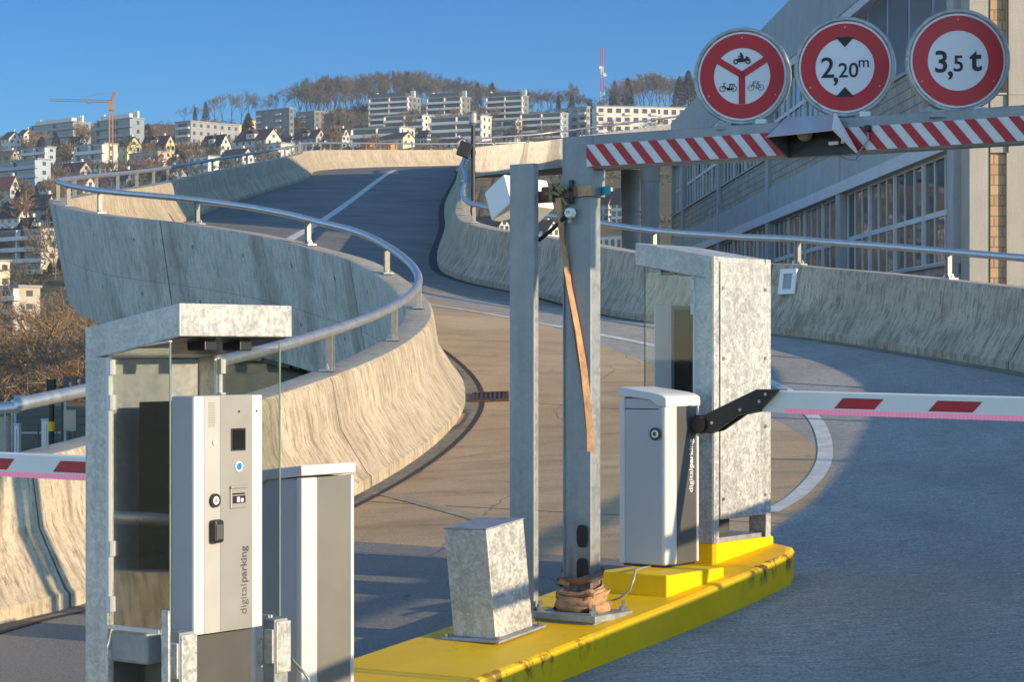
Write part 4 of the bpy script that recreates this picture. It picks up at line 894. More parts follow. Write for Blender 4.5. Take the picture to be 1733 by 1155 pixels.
q.tube([j1+Vector((0, 0, -0.05)), j1+Vector((0.012, -0.01, -0.095)), j1+Vector((0.06, -0.025, -0.14)), j1+Vector((0.13, -0.03, -0.128)), j1+Vector((0.22, -0.03, -0.07)), j2+Vector((-0.05, -0.01, -0.035)), j2+Vector((-0.02, 0, -0.01))], 0.010, 10); q.build('cable', M['rubber'], cw, smooth='all')
MB().bb(-0.035, -0.012, -0.068, -0.058, zs(345), zs(305)).build('cable_tie', M['black'], cw)
# small cable at the right barrier's foot, and one at the left one
sc_ = empty('ground_cable', (0.82, 11.9, -1.19), 0, 'thin pale cable trailing from the right barrier cabinet over its plinth', 'cable')
def dv(px, py, Y): return P(px, py, Y)-Vector((0.82, 11.9, -1.19))
MB().tube([dv(1100, 960, 12.25), dv(1088, 962, 12.0), dv(1075, 966, 11.85), dv(1073, 980, 11.82), dv(1066, 1000, 11.8), dv(1050, 1012, 11.85), dv(1034, 1018, 11.9)], 0.0065, 8).build('wire', M['cab_grey'], sc_, smooth='all')
lcb = empty('ground_cable', (-0.8, 9.6, -1.4), 0, 'short grey cable hanging down at the left barrier cabinet', 'cable')
dv2 = lambda px, py, Y: P(px, py, Y)-Vector((-0.8, 9.6, -1.4))
MB().tube([dv2(491, 1112, 9.45), dv2(498, 1122, 9.42), dv2(512, 1136, 9.4), dv2(522, 1150, 9.4), dv2(524, 1165, 9.4)], 0.006, 8).build('wire', M['cab_grey'], lcb, smooth='all')

# ---- framed light on the right parapet
def wall_pt(i, o, h): return RC[i]+RN[i]*o+Vector((0, 0, h))
best = min(range(60, 100), key=lambda i: abs((wall_pt(i, 0.29, 0.66).x/wall_pt(i, 0.29, 0.66).y*FPX+CX)-1330))
p_ = wall_pt(best, 0.30, 0.665); nrm = -RN[best]; ang = atan2(nrm.y, nrm.x)+pi/2
wlp = empty('wall_light', p_+nrm*0.012, ang, 'white framed light fitting on the shaded right parapet', 'wall light')
wlp.rotation_euler = (radians(-10), 0, ang)
q = MB()
for (x0, x1, z0, z1) in ((-0.14, 0.14, 0.10, 0.165), (-0.14, 0.14, -0.165, -0.10), (-0.14, -0.075, -0.10, 0.10), (0.075, 0.14, -0.10, 0.10)): q.bb(x0, x1, -0.03, 0.0, z0, z1)
q.build('frame', M['white'], wlp, bevel=0.004); MB().bb(-0.075, 0.075, -0.012, 0.0, -0.10, 0.10).build('lens', simple('grey_lens', (0.30, 0.31, 0.32), 0.3), wlp)

# ------------------------------------------------------------------ ground: valley floor, bank beside the ramp, hillside with a ridge
PROF_Y = [(-60, -3.3), (60, -3.2), (100, -3.1), (150, -3.4), (300, -4.0), (400, 0.0), (450, 3.5), (550, 19), (700, 45), (900, 75), (1100, 104), (1250, 128), (1400, 148), (1480, 153), (1700, 140), (2600, 100), (6000, 60)]
BANK = [(LC[i], 0.95) for i in range(0, 105, 3)]+[(RC[i], 1.0) for i in range(0, 125, 4)]+[(LC[i].lerp(RC[i], 0.5), 1.0) for i in range(0, 115, 4)]
def hill(x, y):
    for (a, za), (b_, zb) in zip(PROF_Y, PROF_Y[1:]):
        if y <= b_: t = (y-a)/(b_-a); z = za+(zb-za)*t; break
    else: z = PROF_Y[-1][1]
    if y > 350:
        px = CX+FPX*x/y; k = 0.90+0.12*max(0, min(1, px/620.0)); k += 0.02*sin(px*0.011)
        kk = min(1, (y-350)/200); z *= 1+(k-1)*kk
    return z
def terr(x, y):
    z = hill(x, y)
    if y < 75 and -22 < x < 20:
        m_ = z
        for (p, d0) in BANK:
            d = hypot(x-p.x, y-p.y); zz = p.z-d0-1.1*max(0, d-1.0)
            if zz > m_: m_ = zz
        z = m_
    return z
xs = [-3000, -1500, -800]+[-600+20*i for i in range(26)]+[-80+8*i for i in range(7)]+[-24+0.8*i for i in range(56)]+[22+8*i for i in range(8)]+[90+20*i for i in range(20)]+[600, 1500, 3000]
ys = [-300, -60, -20, 0]+[3+0.8*i for i in range(76)]+[66+8*i for i in range(18)]+[220+24*i for i in range(58)]+[1650, 1900, 2600, 4000, 6000]
xs = sorted(set(xs)); ys = sorted(set(ys))
q = MB(); rg = random.Random(5)
for y in ys:
    for x in xs: q.v.append((x, y, terr(x, y)+(rg.uniform(-1, 1)*0.5 if y > 320 else 0)))
nx = len(xs); q.f = [(j*nx+i, j*nx+i+1, (j+1)*nx+i+1, (j+1)*nx+i) for j in range(len(ys)-1) for i in range(nx-1)]; q.m = [0]*len(q.f)
tag(q.build('ground', M['ground'], smooth='all', fix=False), kind='structure')
def on_hill(px, py, y0=330.0):
    a = (px-CX)/FPX; b_ = (CY-py)/FPX; y = y0
    while y < 1480 and hill(a*y, y) < b_*y: y += 4
    return Vector((a*y, y, hill(a*y, y)))

# ------------------------------------------------------------------ the industrial building on the right
BX = lambda y: 9.5-0.02671*y
bdir = Vector((-0.02671, 1, 0)).normalized()
bo = Vector((BX(42.0), 42.0, 0)); BA = atan2(bdir.y, bdir.x)          # local x = along the facade (away), local -y... outward is +y
bld = empty('industrial_building', bo, BA, 'long industrial building with sloping bands of brick, concrete and ribbon windows', 'building')
BL = 54.0; BAY = 12.35
def bpart(nm, mat, boxes, bev=0.0, par=None):
    q = MB()
    for b_ in boxes: q.bb(*b_)
    return q.build(nm, mat, par or bld, bevel=bev)
# local y: outward (towards the ramp) positive
bpart('roof_fascia', M['concrete'], [(0, BL, -0.5, 0.16, 8.10, 9.75)], 0.02)
bpart('upper_sill_strip', M['bandwhite'], [(0, BL, -0.3, 0.14, 7.88, 8.098)], 0.01)
bpart('brick_spandrel', M['brick'], [(0, BL, -0.5, 0.02, 4.84, 5.77)])
bpart('window_sill', M['concrete'], [(0, BL, -0.3, 0.08, 5.771, 5.83)])
bpart('floor_beam', M['concrete'], [(0, BL, -0.5, 0.10, 4.10, 4.838)], 0.02)
bpart('lower_sill_strip', M['bandwhite'], [(0, BL, -0.3, 0.15, 3.82, 4.098)], 0.01)
bpart('brick_spandrel', M['brick'], [(0, BL, -0.5, 0.02, 0.72, 1.64)])
bpart('window_sill', M['concrete'], [(0, BL, -0.3, 0.10, 1.641, 1.70)])
bpart('floor_beam', M['concrete'], [(0, BL, -0.5, 0.12, -3.4, 0.718)], 0.02)
bpart('inner_wall', M['black'], [(0, BL, -0.9, -0.52, -3.4, 9.6)])
bpart('end_wall', M['concrete'], [(BL, BL+0.3, -26, 0.1, -3.4, 9.6)])
bpart('roof', M['concrete'], [(-1.0, BL, -26, -0.51, 9.35, 9.6)])
bpart('roof_shade_block', M['plaster'], [(2, 33, -16, -6.5, 9.6, 12.8)]); bpart('roof_shade_block', M['plaster'], [(33.5, BL-0.2, -26, -13, 9.6, 12.9)])  # added unseen masses that shade the upper ramp and its columns
for k in range(5):
    x = k*BAY-(0.0 if k else -0.02)
    bpart('pillar', M['concrete'], [(x, x+0.55, -0.45, 0.125+0.002*k, -3.4, 8.09)], 0.01)
def win_unit(nm, x0, x1, z0, z1, npx, nrow):
    q = MB(); y0, y1 = -0.12, -0.05; fw = 0.05
    q.bb(x0, x1, y0, y1, z1-fw, z1); q.bb(x0, x1, y0, y1, z0, z0+fw)
    q.bb(x0, x0+fw, y0, y1, z0+fw, z1-fw); q.bb(x1-fw, x1, y0, y1, z0+fw, z1-fw)
    zm = z0+(z1-z0)*0.47; q.bb(x0+fw, x1-fw, y0, y1, zm-0.055, zm+0.055)
    for i in range(1, npx):
        x = x0+(x1-x0)*i/npx
        q.bb(x-0.03, x+0.03, y0+0.01, y1-0.005, z0+fw, zm-0.055); q.bb(x-0.03, x+0.03, y0+0.01, y1-0.005, zm+0.055, z1-fw)
    f_ = q.build(nm, M['frame'], bld)
    for (za, zb) in ((z0+fw, zm-0.055), (zm+0.055, z1-fw)):
        q = MB()
        for i in range(npx):
            xa = x0+(x1-x0)*i/npx+0.04; xb = x0+(x1-x0)*(i+1)/npx-0.04; r_ = rgw.uniform(-0.006, 0.006)
            q.quad((xa, -0.085+r_, za), (xb, -0.085-r_, za), (xb, -0.085-r_, zb), (xa, -0.085+r_, zb))
        q.build('panes', M['pane'], f_)
    return f_
rgw = random.Random(11)
for fl_ in (0, 1):
    z0, z1 = ((1.70, 3.82), (5.83, 7.88))[fl_]
    for k in range(5):
        a = k*BAY+0.57; e_ = min((k+1)*BAY, BL)-0.02
        if e_-a < 2: continue
        if fl_ == 1 and k == 0:
            q = MB(); q.bb(a, e_, -0.20, -0.12, z0, z1); b_ = q.build('blind_box', M['frame'], bld)
            nu = 5
            for i in range(nu):
                xa = a+(e_-a)*i/nu+0.05; xb = a+(e_-a)*(i+1)/nu-0.05
                q = MB(); n = 40
                for j in range(n):
                    za = z0+0.05+(z1-z0-0.08)*j/n; hh = (z1-z0-0.08)/n
                    q.quad((xa, -0.085, za), (xb, -0.085, za), (xb, -0.115, za+hh*0.96), (xa, -0.115, za+hh*0.96))
                q.build('blind', M['blind'], b_, fix=False)
            continue
        nu = 4 if e_-a > 9 else 2
        for i in range(nu): win_unit('window', a+(e_-a)*i/nu, a+(e_-a)*(i+1)/nu-0.06, z0, z1, 3, 2)
        for i in range(1, nu): x = a+(e_-a)*i/nu-0.03; q = MB(); q.bb(x-0.05, x+0.05, -0.13, -0.02, z0, z1); q.build('mullion', M['frame'], bld)
# stair tower at the near end: plaster with a brick strip
X0 = (1641-CX)/FPX*41.2; XB0 = (1676-CX)/FPX*41.2; XB1 = (1704-CX)/FPX*41.2
tw = empty('stair_tower', (X0, 41.2, -3.4), 0, 'sunlit plaster stair tower with a brick strip at the right edge', 'tower')
zf_ = lambda py: (CY-py)/FPX*41.2+3.4
def tpart(nm, mat, b_, bev=0.0): q = MB(); q.bb(*b_); return q.build(nm, mat, tw, bevel=bev)
bw0, bw1 = XB0-X0, XB1-X0
tpart('plaster_wall', M['plaster'], (0.0, bw0, 0.0, 1.25, 0, 11.5)); tpart('plaster_wall', M['plaster'], (bw1, 9.0, 0.0, 1.25, 0, 11.5))
tpart('plaster_band', M['plaster'], (bw0+0.001, bw1-0.001, 0.03, 1.2, zf_(258), zf_(160)))
tpart('brick_strip', M['brick_tan'], (bw0+0.001, bw1-0.001, 0.09, 1.2, 0, zf_(258)-0.002)); tpart('brick_strip', M['brick_tan'], (bw0+0.001, bw1-0.001, 0.09, 1.2, zf_(160)+0.002, 11.4))
tpart('joint_edge', M['black'], (bw1+0.0, bw1+0.03, -0.015, 0.0, zf_(258), 11.5)); tpart('joint_edge', M['black'], (bw0-0.02, bw0, -0.012, 0.0, 0, 11.5))
tpart('band_joint', M['concrete'], (0.0, 9.0, -0.012, 0.0, zf_(160), zf_(160)+0.035))
tpart('roof_slab', M['concrete'], (-0.1, 9.1, -0.1, 1.4, 11.5, 11.8)); tpart('rear_block', M['concrete'], (0.3, 9.0, 1.251, 10, 0, 11.4))

# ------------------------------------------------------------------ houses on the hillside
HC = {'white': (0.66, 0.63, 0.57), 'pale': (0.54, 0.53, 0.49), 'grey': (0.30, 0.31, 0.32), 'dgrey': (0.17, 0.18, 0.19), 'yellow': (0.66, 0.55, 0.30), 'cream': (0.62, 0.54, 0.40), 'pink': (0.55, 0.37, 0.31), 'blue': (0.36, 0.43, 0.50), 'beige': (0.44, 0.38, 0.31), 'bluegrey': (0.24, 0.29, 0.33), 'orange': (0.55, 0.22, 0.06)}
RC_ = {'brown': (0.085, 0.06, 0.048), 'black': (0.035, 0.033, 0.034), 'maroon': (0.10, 0.050, 0.045), 'red': (0.34, 0.12, 0.07), 'tan': (0.22, 0.15, 0.11), 'flat': (0.30, 0.29, 0.27)}
HM = {k: simple(k+'_house_wall', c, 0.85, 0, 0.10, 0.35) for k, c in HC.items()}
RM = {k: simple(k+'_house_roof', c, 0.9, 0, 0.22, 0.5) for k, c in RC_.items()}
mesh_cache = {}
def inst(nm, key, maker, mat, parent, loc, rz=0):
    if key not in mesh_cache:
        q = MB(); maker(q); o = q.build(nm, mat, parent); mesh_cache[key] = o.data
    else:
        o = bpy.data.objects.new(nm, mesh_cache[key]); COL.objects.link(o); o.parent = parent
    o.location = loc; o.rotation_euler = (0, 0, rz); return o
hr = random.Random(21)
def rnd(x): return round(x*2)/2
def house(kind, x0, x1, yt, yb, label, wall='white', roof='brown', fl=3, band='white', fr=0.72, yaw=-43, nw=4, depth=None, grp=None, dormer=False, pent=False, trim=None, posts=True):
    c = on_hill((x0+x1)/2, yb); s_ = FPX/c.y; Wt = (x1-x0)/s_; H = (yb-yt)/s_
    if x1 < 140 and yb > 540: pass
    ya = radians(yaw); w = rnd(Wt*fr/cos(ya)); d = rnd(Wt*(1-fr)/abs(sin(ya))) if depth is None else depth
    root = empty({'block': 'apartment_building', 'terrace': 'apartment_building', 'gable': 'house'}[kind], (c.x, c.y, c.z-0.6), ya, label, 'building' if kind != 'gable' else 'house', grp)
    H += 0.6; wm = HM[wall]; bm = HM[band]
    if kind == 'gable':
        rh = H*0.36; h = H-rh
        MB().bb(-w/2, w/2, -d/2, d/2, -4, h).add([(-w/2, -d/2, h), (-w/2, d/2, h), (-w/2, 0, h+rh*0.97), (w/2, -d/2, h), (w/2, d/2, h), (w/2, 0, h+rh*0.97)], [(0, 2, 1), (3, 4, 5)]).build('wall', wm, root)
        e = 0.5; t_ = 0.25; q = MB(); k = rh/(d/2)
        q.prism([(-d/2-e, h-e*k), (0, h+rh), (d/2+e, h-e*k), (d/2+e, h-e*k+t_), (0, h+rh+t_), (-d/2-e, h-e*k+t_)], -w/2-0.4, w/2+0.4, ax='x'); rf = q.build('roof', RM[roof], root)
        MB().bb(-0.4, 0.4, 0.4, 1.2, h+rh*0.5, h+rh+1.4).build('chimney', HM['pale'], rf).location = (w*0.22, 0, 0)
        if dormer:
            dw = w*0.26
            MB().bb(-dw/2, dw/2, -d/2+0.3, -0.5, h+0.2, h+rh*0.62).build('dormer', wm, rf)
            q = MB(); q.prism([(-dw/2-0.3, h+rh*0.60), (0, h+rh*0.95), (dw/2+0.3, h+rh*0.60), (dw/2+0.3, h+rh*0.66), (0, h+rh*1.02), (-dw/2-0.3, h+rh*0.66)], -d/2, 0); q.build('dormer_roof', RM[roof], rf)
            inst('dormer_window', ('w', 1.6, 1.2), lambda q: q.bb(-0.8, 0.8, -0.05, 0.05, -0.6, 0.6), M['farpane'], rf, (0, -d/2+0.27, h+rh*0.36))
        fh = h/fl
        for f in range(fl):
            for i in range(nw):
                inst('window', ('w', 1.4, 1.5), lambda q: q.bb(-0.7, 0.7, -0.06, 0.06, -0.75, 0.75), M['farpane'], root, (-w/2+w*(i+0.5)/nw, -d/2, fh*(f+0.52)))
            for i in range(2):
                inst('window', ('s', 1.2, 1.4), lambda q: q.bb(-0.06, 0.06, -0.6, 0.6, -0.7, 0.7), M['farpane'], root, (w/2, -d/2+d*(i+0.5)/2, fh*(f+0.52)))
        inst('window', ('s', 1.2, 1.4), None, None, root, (w/2, 0, h+rh*0.3))
        if trim:
            MB().bb(-w/2, w*0.15, -d/2-1.3, -d/2-0.06, fh*(fl-1)+0.0, fh*(fl-1)+0.9).build('balcony', HM[trim], root)
        return root
    # flat roofed kinds
    MB().bb(-w/2, w/2, -d/2, d/2, -4, H).build('wall', wm, root)
    rf = MB().bb(-w/2-0.3, w/2+0.3, -d/2-0.3, d/2+0.3, H, H+0.45).build('roof', RM['flat'] if roof == 'brown' else RM[roof], root)
    if pent:
        MB().bb(-w*0.44, w*0.40, -d*0.42, d*0.3, H+0.45, H+2.5).build('penthouse', M['farpane'] if label.startswith('white terraced') else HM['white'], rf)
        for x in (-w*0.47, w*0.43, w*0.49): MB().bb(x-0.5, x+0.5, -0.5, 0.5, H+0.45, H+3.6).build('chimney', HM['white'], rf)
    fh = H/fl
    for f in range(fl):
        z = fh*f
        if kind == 'terrace':
            st = 0.0
            inst('window', ('b', rnd(w*0.94), round(fh*0.60, 1)), lambda q: q.bb(-w*0.47, w*0.47, -0.08, 0.08, -fh*0.30, fh*0.30), M['farpane'], root, (0, -d/2-0.02, z+fh*0.60))
            q = MB(); q.bb(-w/2-0.2, w/2+0.6, -d/2-1.5, -d/2-0.1, z-0.10, z+fh*0.34); q.build('balcony', bm, root)
            if posts:
                for x in (-w/2+0.1, 0.02*w, w/2-0.1): MB().bb(x-0.22, x+0.22, -d/2-1.3, -d/2-0.1, z+fh*0.34, z+fh*0.9).build('balcony_post', bm, root)
        else:
            for i in range(nw):
                inst('window', ('k', round(w/nw*0.55, 1), round(fh*0.5, 1)), lambda q: q.bb(-w/nw*0.28, w/nw*0.28, -0.06, 0.06, -fh*0.25, fh*0.25), M['farpane'], root, (-w/2+w*(i+0.5)/nw, -d/2, z+fh*0.55))
            for i in range(0, nw, 3):
                q = MB(); q.bb(-w/2+w*(i+0.15)/nw, -w/2+w*(i+0.95)/nw, -d/2-1.2, -d/2-0.07, z+fh*0.05, z+fh*0.33); q.build('balcony', bm, root)
        ns = max(1, int(d/4))
        for i in range(ns):
            inst('window', ('t', 1.5, round(fh*0.45, 1)), lambda q: q.bb(-0.06, 0.06, -0.75, 0.75, -fh*0.22, fh*0.22), M['farpane'], root, (w/2, -d/2+d*(i+0.5)/ns, z+fh*0.55))
    return root
T, B, G_ = 'terrace', 'block', 'gable'
house(T, 626, 712, 168, 213, 'white terraced block with dark balcony bands, leftmost of three below the wood', 'dgrey', fl=5, fr=0.78, pent=True, yaw=-27)
house(T, 724, 796, 167, 206, 'white terraced block with dark balcony bands, middle one of three below the wood', 'dgrey', fl=4, fr=0.80, pent=True, yaw=-27)
house(T, 824, 895, 165, 212, 'white terraced block with dark balcony bands, right one of three behind the lamp post', 'dgrey', fl=5, fr=0.86, pent=True, yaw=-27)
house(T, 652, 735, 198, 228, 'low white terraced flats in front of the leftmost terraced block', 'pale', fl=3, fr=0.8, yaw=-27)
house(T, 728, 832, 199, 236, 'wide white terraced flats in front of the middle terraced block', 'pale', fl=3, fr=0.85, yaw=-27)
house(T, 826, 884, 206, 232, 'small brownish terraced flats behind the shrubs right of the lamp post', 'beige', fl=2, fr=0.85)
house(T, 882, 962, 194, 234, 'white and grey terraced block with a striped grey side near the beam end', 'bluegrey', fl=4, fr=0.85, yaw=-27)
house(B, 938, 998, 184, 234, 'grey shaded apartment block with balconies left of the mast', 'grey', fl=4, band='pale', fr=0.9, nw=4)
house(B, 1003, 1112, 183, 226, 'long white sunlit apartment block below the mast', 'white', fl=3, fr=0.95, yaw=9, nw=7, depth=12)
house(B, 1100, 1172, 185, 216, 'white apartment block at the right end of the wood', 'white', fl=2, fr=0.95, yaw=9, nw=5, depth=12)
house(T, 596, 702, 219, 248, 'low long white terraced house behind the far ramp railing', 'pale', fl=2, fr=0.8, yaw=-27)
house(G_, 640, 702, 226, 250, 'low cream bungalow with dark roof behind the far railing', 'cream', 'brown', 1, nw=4, fr=0.7)
house(G_, 552, 592, 219, 250, 'white house with sunlit gable and brown roof just above the ramp bend', 'pale', 'brown', 2, nw=3)
house(G_, 496, 553, 221, 255, 'house with broad dark brown roof and white dormer above the railing', 'beige', 'brown', 2, nw=4, dormer=True)
house(B, 506, 552, 191, 226, 'dark block with one yellow sunlit side at the edge of the wood', 'dgrey', fl=4, band='pale', fr=0.6, nw=2)
house(B, 430, 500, 187, 240, 'long dark grey block under the line of slender trees', 'dgrey', fl=5, band='pale', fr=0.9, nw=5)
house(B, 414, 456, 206, 230, 'small pale yellow sunlit block beside the long dark block', 'yellow', fl=2, band='cream', fr=0.2, yaw=-60, nw=3)
house(G_, 394, 478, 221, 268, 'large house with maroon roof and white sunlit gable', 'pale', 'maroon', 3, nw=5, dormer=True)
house(G_, 338, 392, 230, 276, 'white house with black roof in front of the yellow lit block', 'white', 'black', 3, nw=3, dormer=True, trim='white')
house(B, 300, 402, 211, 262, 'grey windowless slab with yellow sunlit balconied side', 'grey', fl=4, band='white', fr=0.30, nw=1)
house(B, 328, 408, 212, 246, 'pale yellow sunlit block with balconies right of the grey slab', 'yellow', fl=3, band='white', fr=0.15, yaw=-65, nw=2)
house(G_, 236, 298, 232, 270, 'yellow house with brown roof and wide dormer right of the crane', 'yellow', 'maroon', 2, nw=4, fr=0.8, dormer=True, trim='cream')
house(G_, 194, 240, 234, 272, 'yellow gabled house with black roof just right of the crane mast', 'yellow', 'black', 2, nw=2, fr=0.55)
house(B, 215, 286, 261, 285, 'low pink building below the yellow houses', 'pink', fl=2, band='pink', fr=0.8, nw=5)
house(T, 127, 202, 247, 292, 'white building under construction at the foot of the crane', 'pale', fl=3, fr=0.75)
house(T, 160, 248, 205, 262, 'grey green terraced block on the skyline behind the crane', 'bluegrey', fl=4, band='grey', fr=0.8, pent=True)
house(T, 46, 160, 212, 246, 'long low flat roofed block on the skyline left of the crane', 'bluegrey', fl=3, band='grey', fr=0.8, pent=True)
house(G_, 2, 36, 224, 254, 'white gabled house with brown roof at the far left skyline', 'white', 'brown', 2, nw=2, fr=0.5)
house(G_, 30, 56, 220, 242, 'small white house behind the far left skyline roofs', 'white', 'brown', 2, nw=2, fr=0.5)
house(T, 36, 98, 252, 284, 'pale blue terraced flats with lit ends left of the building site', 'blue', fl=3, fr=0.8)
house(G_, -8, 34, 256, 286, 'house with tan roof at the left edge above the long blue block', 'beige', 'tan', 1, nw=3)
house(T, -30, 94, 275, 332, 'long blue grey block with white sunlit end at the left edge', 'blue', fl=4, band='blue', fr=0.86)
house(G_, 98, 158, 277, 312, 'dark maroon roofed house left of the rail bend', 'beige', 'maroon', 2, nw=4)
house(G_, -10, 36, 300, 350, 'house with bright red roof at the left edge', 'pale', 'red', 2, nw=3)
house(G_, 92, 168, 304, 345, 'orange red roofed house partly behind the rail bend', 'pale', 'red', 2, nw=3)
house(G_, 48, 98, 332, 384, 'beige house with dark roof left of the parapet end', 'beige', 'brown', 2, nw=3)
house(G_, -4, 54, 352, 394, 'white house with steep dark roof at the left edge', 'white', 'black', 2, nw=3)
house(T, -20, 108, 390, 462, 'large terraced block with dark roof and white balconies beside the bare tree', 'beige', 'black', fl=4, fr=0.85)
house(B, -20, 18, 444, 486, 'small yellowish block at the left edge below the terraced block', 'cream', fl=2, fr=0.6, nw=2)
house(T, -30, 72, 489, 572, 'near beige apartment block with white balconies and flat roof at the left edge', 'beige', fl=4, fr=0.7, roof='flat')
house(G_, 176, 236, 290, 330, 'dark roofed house seen between the posts of the left railing', 'grey', 'brown', 2, nw=3)
house(G_, 246, 318, 284, 322, 'grey house behind the railing below the pink building', 'grey', 'black', 2, nw=4)
house(B, 318, 372, 268, 302, 'white flats peeping over the sloping left railing', 'white', fl=3, fr=0.7, nw=3)
house(G_, 372, 430, 254, 288, 'house with dark roof just above the sloping left railing', 'pale', 'brown', 2, nw=3)
house(B, 430, 500, 246, 276, 'low pale block behind the upper part of the left railing', 'pale', fl=2, fr=0.7, nw=4)
house(G_, 1034, 1080, 320, 380, 'white house with brown roof framed under the upper ramp', 'white', 'brown', 3, nw=3, fr=0.6)
house(G_, 1004, 1046, 326, 372, 'white house half hidden by the gantry pole under the upper ramp', 'pale', 'maroon', 3, nw=3, fr=0.6)
house(B, 1012, 1062, 402, 430, 'low white building over the right parapet beside the gantry pole', 'white', fl=1, fr=0.8, nw=4)
house(G_, 880, 945, 376, 412, 'white house seen below the sensor housing between the two posts', 'white', 'brown', 2, nw=4)
house(G_, 800, 862, 368, 405, 'house behind the bend of the right railing', 'pale', 'brown', 2, nw=3)
house(G_, 6, 40, 262, 278, "small white house with brown roof in front of the pale blue flats", 'white', 'brown', 2, nw=3)
house(G_, 60, 92, 286, 304, "small cream house with maroon roof above the long blue block's lit end", 'cream', 'maroon', 2, nw=3)
house(G_, 104, 130, 262, 280, "small white house with brown roof left of the building site", 'white', 'brown', 2, nw=3)
house(G_, 150, 176, 258, 276, "small beige house with black roof between crane foot and building site", 'beige', 'black', 2, nw=3)
house(G_, 282, 306, 268, 288, "small white house with maroon roof right of the pink building", 'white', 'maroon', 2, nw=3)
house(G_, 300, 330, 258, 276, "small cream house with brown roof below the grey slab", 'cream', 'brown', 2, nw=3)
house(G_, 330, 352, 276, 296, "small pale house with brown roof behind the sloping rail near the white flats", 'pale', 'brown', 2, nw=3)
house(G_, 410, 440, 262, 282, "small white house with black roof behind the rail left of the low pale block", 'white', 'black', 2, nw=3)
house(G_, 446, 474, 224, 246, "small pale house with maroon roof left of the broad brown roof", 'pale', 'maroon', 2, nw=3)
house(G_, 474, 500, 232, 254, "small white house with brown roof just left of the sunlit gable", 'white', 'brown', 2, nw=3)
house(G_, 206, 236, 300, 326, "small white house with brown roof between the left rail posts, left one", 'white', 'brown', 2, nw=3)
house(G_, 270, 300, 300, 326, "small beige house with maroon roof between the left rail posts, right one", 'beige', 'maroon', 2, nw=3)
house(G_, 58, 92, 308, 334, "small white house with tan roof under the long blue block", 'white', 'tan', 2, nw=3)
house(G_, 20, 52, 322, 348, "small beige house with brown roof below the red roof at the edge", 'beige', 'brown', 2, nw=3)
house(G_, 70, 104, 356, 386, "small white house with brown roof beside the beige house by the parapet end", 'white', 'brown', 2, nw=3)
house(G_, -6, 28, 394, 424, "small cream house with brown roof above the terraced block at the edge", 'cream', 'brown', 2, nw=3)
house(G_, 30, 66, 372, 402, "small beige house with black roof between the steep dark roof and the terraced block", 'beige', 'black', 2, nw=3)
house(G_, 586, 606, 228, 246, "small white house with brown roof left end of the far flat railing", 'white', 'brown', 2, nw=3)
house(G_, 706, 730, 222, 242, "small white house with brown roof between the two low terraced flats", 'white', 'brown', 2, nw=3)
house(G_, 744, 790, 236, 250, "small pale house with maroon roof behind the lamp post base", 'pale', 'maroon', 2, nw=3)
house(G_, 850, 880, 226, 242, "small white house with brown roof under the shrubs right of the lamp", 'white', 'brown', 2, nw=3)
house(G_, 960, 990, 216, 234, "small pale house with brown roof below the grey shaded block", 'pale', 'brown', 2, nw=3)
house(G_, 118, 146, 232, 248, "small white house with maroon roof under the long skyline block", 'white', 'maroon', 2, nw=3)
house(G_, 96, 122, 244, 258, "small cream house with brown roof left of the crane below the skyline block", 'cream', 'brown', 2, nw=3)
fr_ = random.Random(77)
for i in range(84):
    x = fr_.uniform(-10, 560) if i < 60 else fr_.uniform(-330, -10); yb = fr_.uniform(246, 300) if x > 170 else fr_.uniform(250, 440); w_ = fr_.uniform(16, 28); h_ = w_*fr_.uniform(0.62, 0.85)
    house(G_, x, x+w_, yb-h_, yb, 'tiny house half hidden among bare trees on the left part of the slope', fr_.choice(['white', 'cream', 'beige', 'pale', 'yellow', 'pale']), fr_.choice(['brown', 'maroon', 'tan', 'brown', 'black']), 2, nw=2, yaw=fr_.choice([-43, -38, -52, 20]), grp='tiny houses among the trees')
for i, (x, y) in enumerate(((624, 256), (659, 256))):
    c = on_hill(x, y); r = empty('orange_hut', c, radians(-40), ('left' if i == 0 else 'right')+' one of two small orange huts behind the far railing', 'hut')
    MB().bb(-2.6, 2.6, -2, 2, -1, 3.2).build('wall', HM['orange'], r); MB().prism([(-2.3, 3.2), (2.3, 3.2), (0, 4.1)], -2.9, 2.9, ax='x').build('roof', RM['maroon'], r)

# ---- mast and crane
def lattice(q, a, b_, w, n, t_=0.18):
    a = Vector(a); b_ = Vector(b_); d = (b_-a).normalized(); s1 = d.cross(Vector((0, 0, 1))) if abs(d.z) < 0.9 else Vector((1, 0, 0)); s1.normalize(); s2 = d.cross(s1)
    cs = [s1*w/2+s2*w/2, s1*w/2-s2*w/2, -s1*w/2-s2*w/2, -s1*w/2+s2*w/2]
    for c in cs: q.tube([a+c, b_+c], t_, 4)
    for i in range(n):
        p0 = a.lerp(b_, i/n); p1 = a.lerp(b_, (i+1)/n)
        for j in range(4): q.tube([p0+cs[j], p1+cs[(j+1) % 4]], t_*0.6, 3)
c = on_hill(1019, 178, 1300); c = Vector(((1019-CX)/FPX*1440, 1440, hill((1019-CX)/FPX*1440, 1440)))
mt_ = empty('radio_mast', c, 0, 'red and white lattice radio mast rising out of the wood', 'mast')
zt_ = (CY-80)/FPX*1440-c.z; cols = ['white', 'mast_red', 'white', 'mast_red', 'mast_red']
M['mast_red'] = simple('mast_red_paint', (0.50, 0.05, 0.06), 0.6, 0, 0.05, 0.3)
zs_ = [0, 0.18, 0.42, 0.60, 0.80, 1.0]
zs_ = [0, 0.36, 0.56, 0.72, 0.90, 1.0]
for i in range(5):
    q = MB(); lattice(q, (0, 0, zt_*zs_[i]), (0, 0, zt_*zs_[i+1]), 2.4-0.35*i, 5, 0.22); q.build('mast_section', HM['white'] if i in (0, 2) else M['mast_red'], mt_)
q = MB()
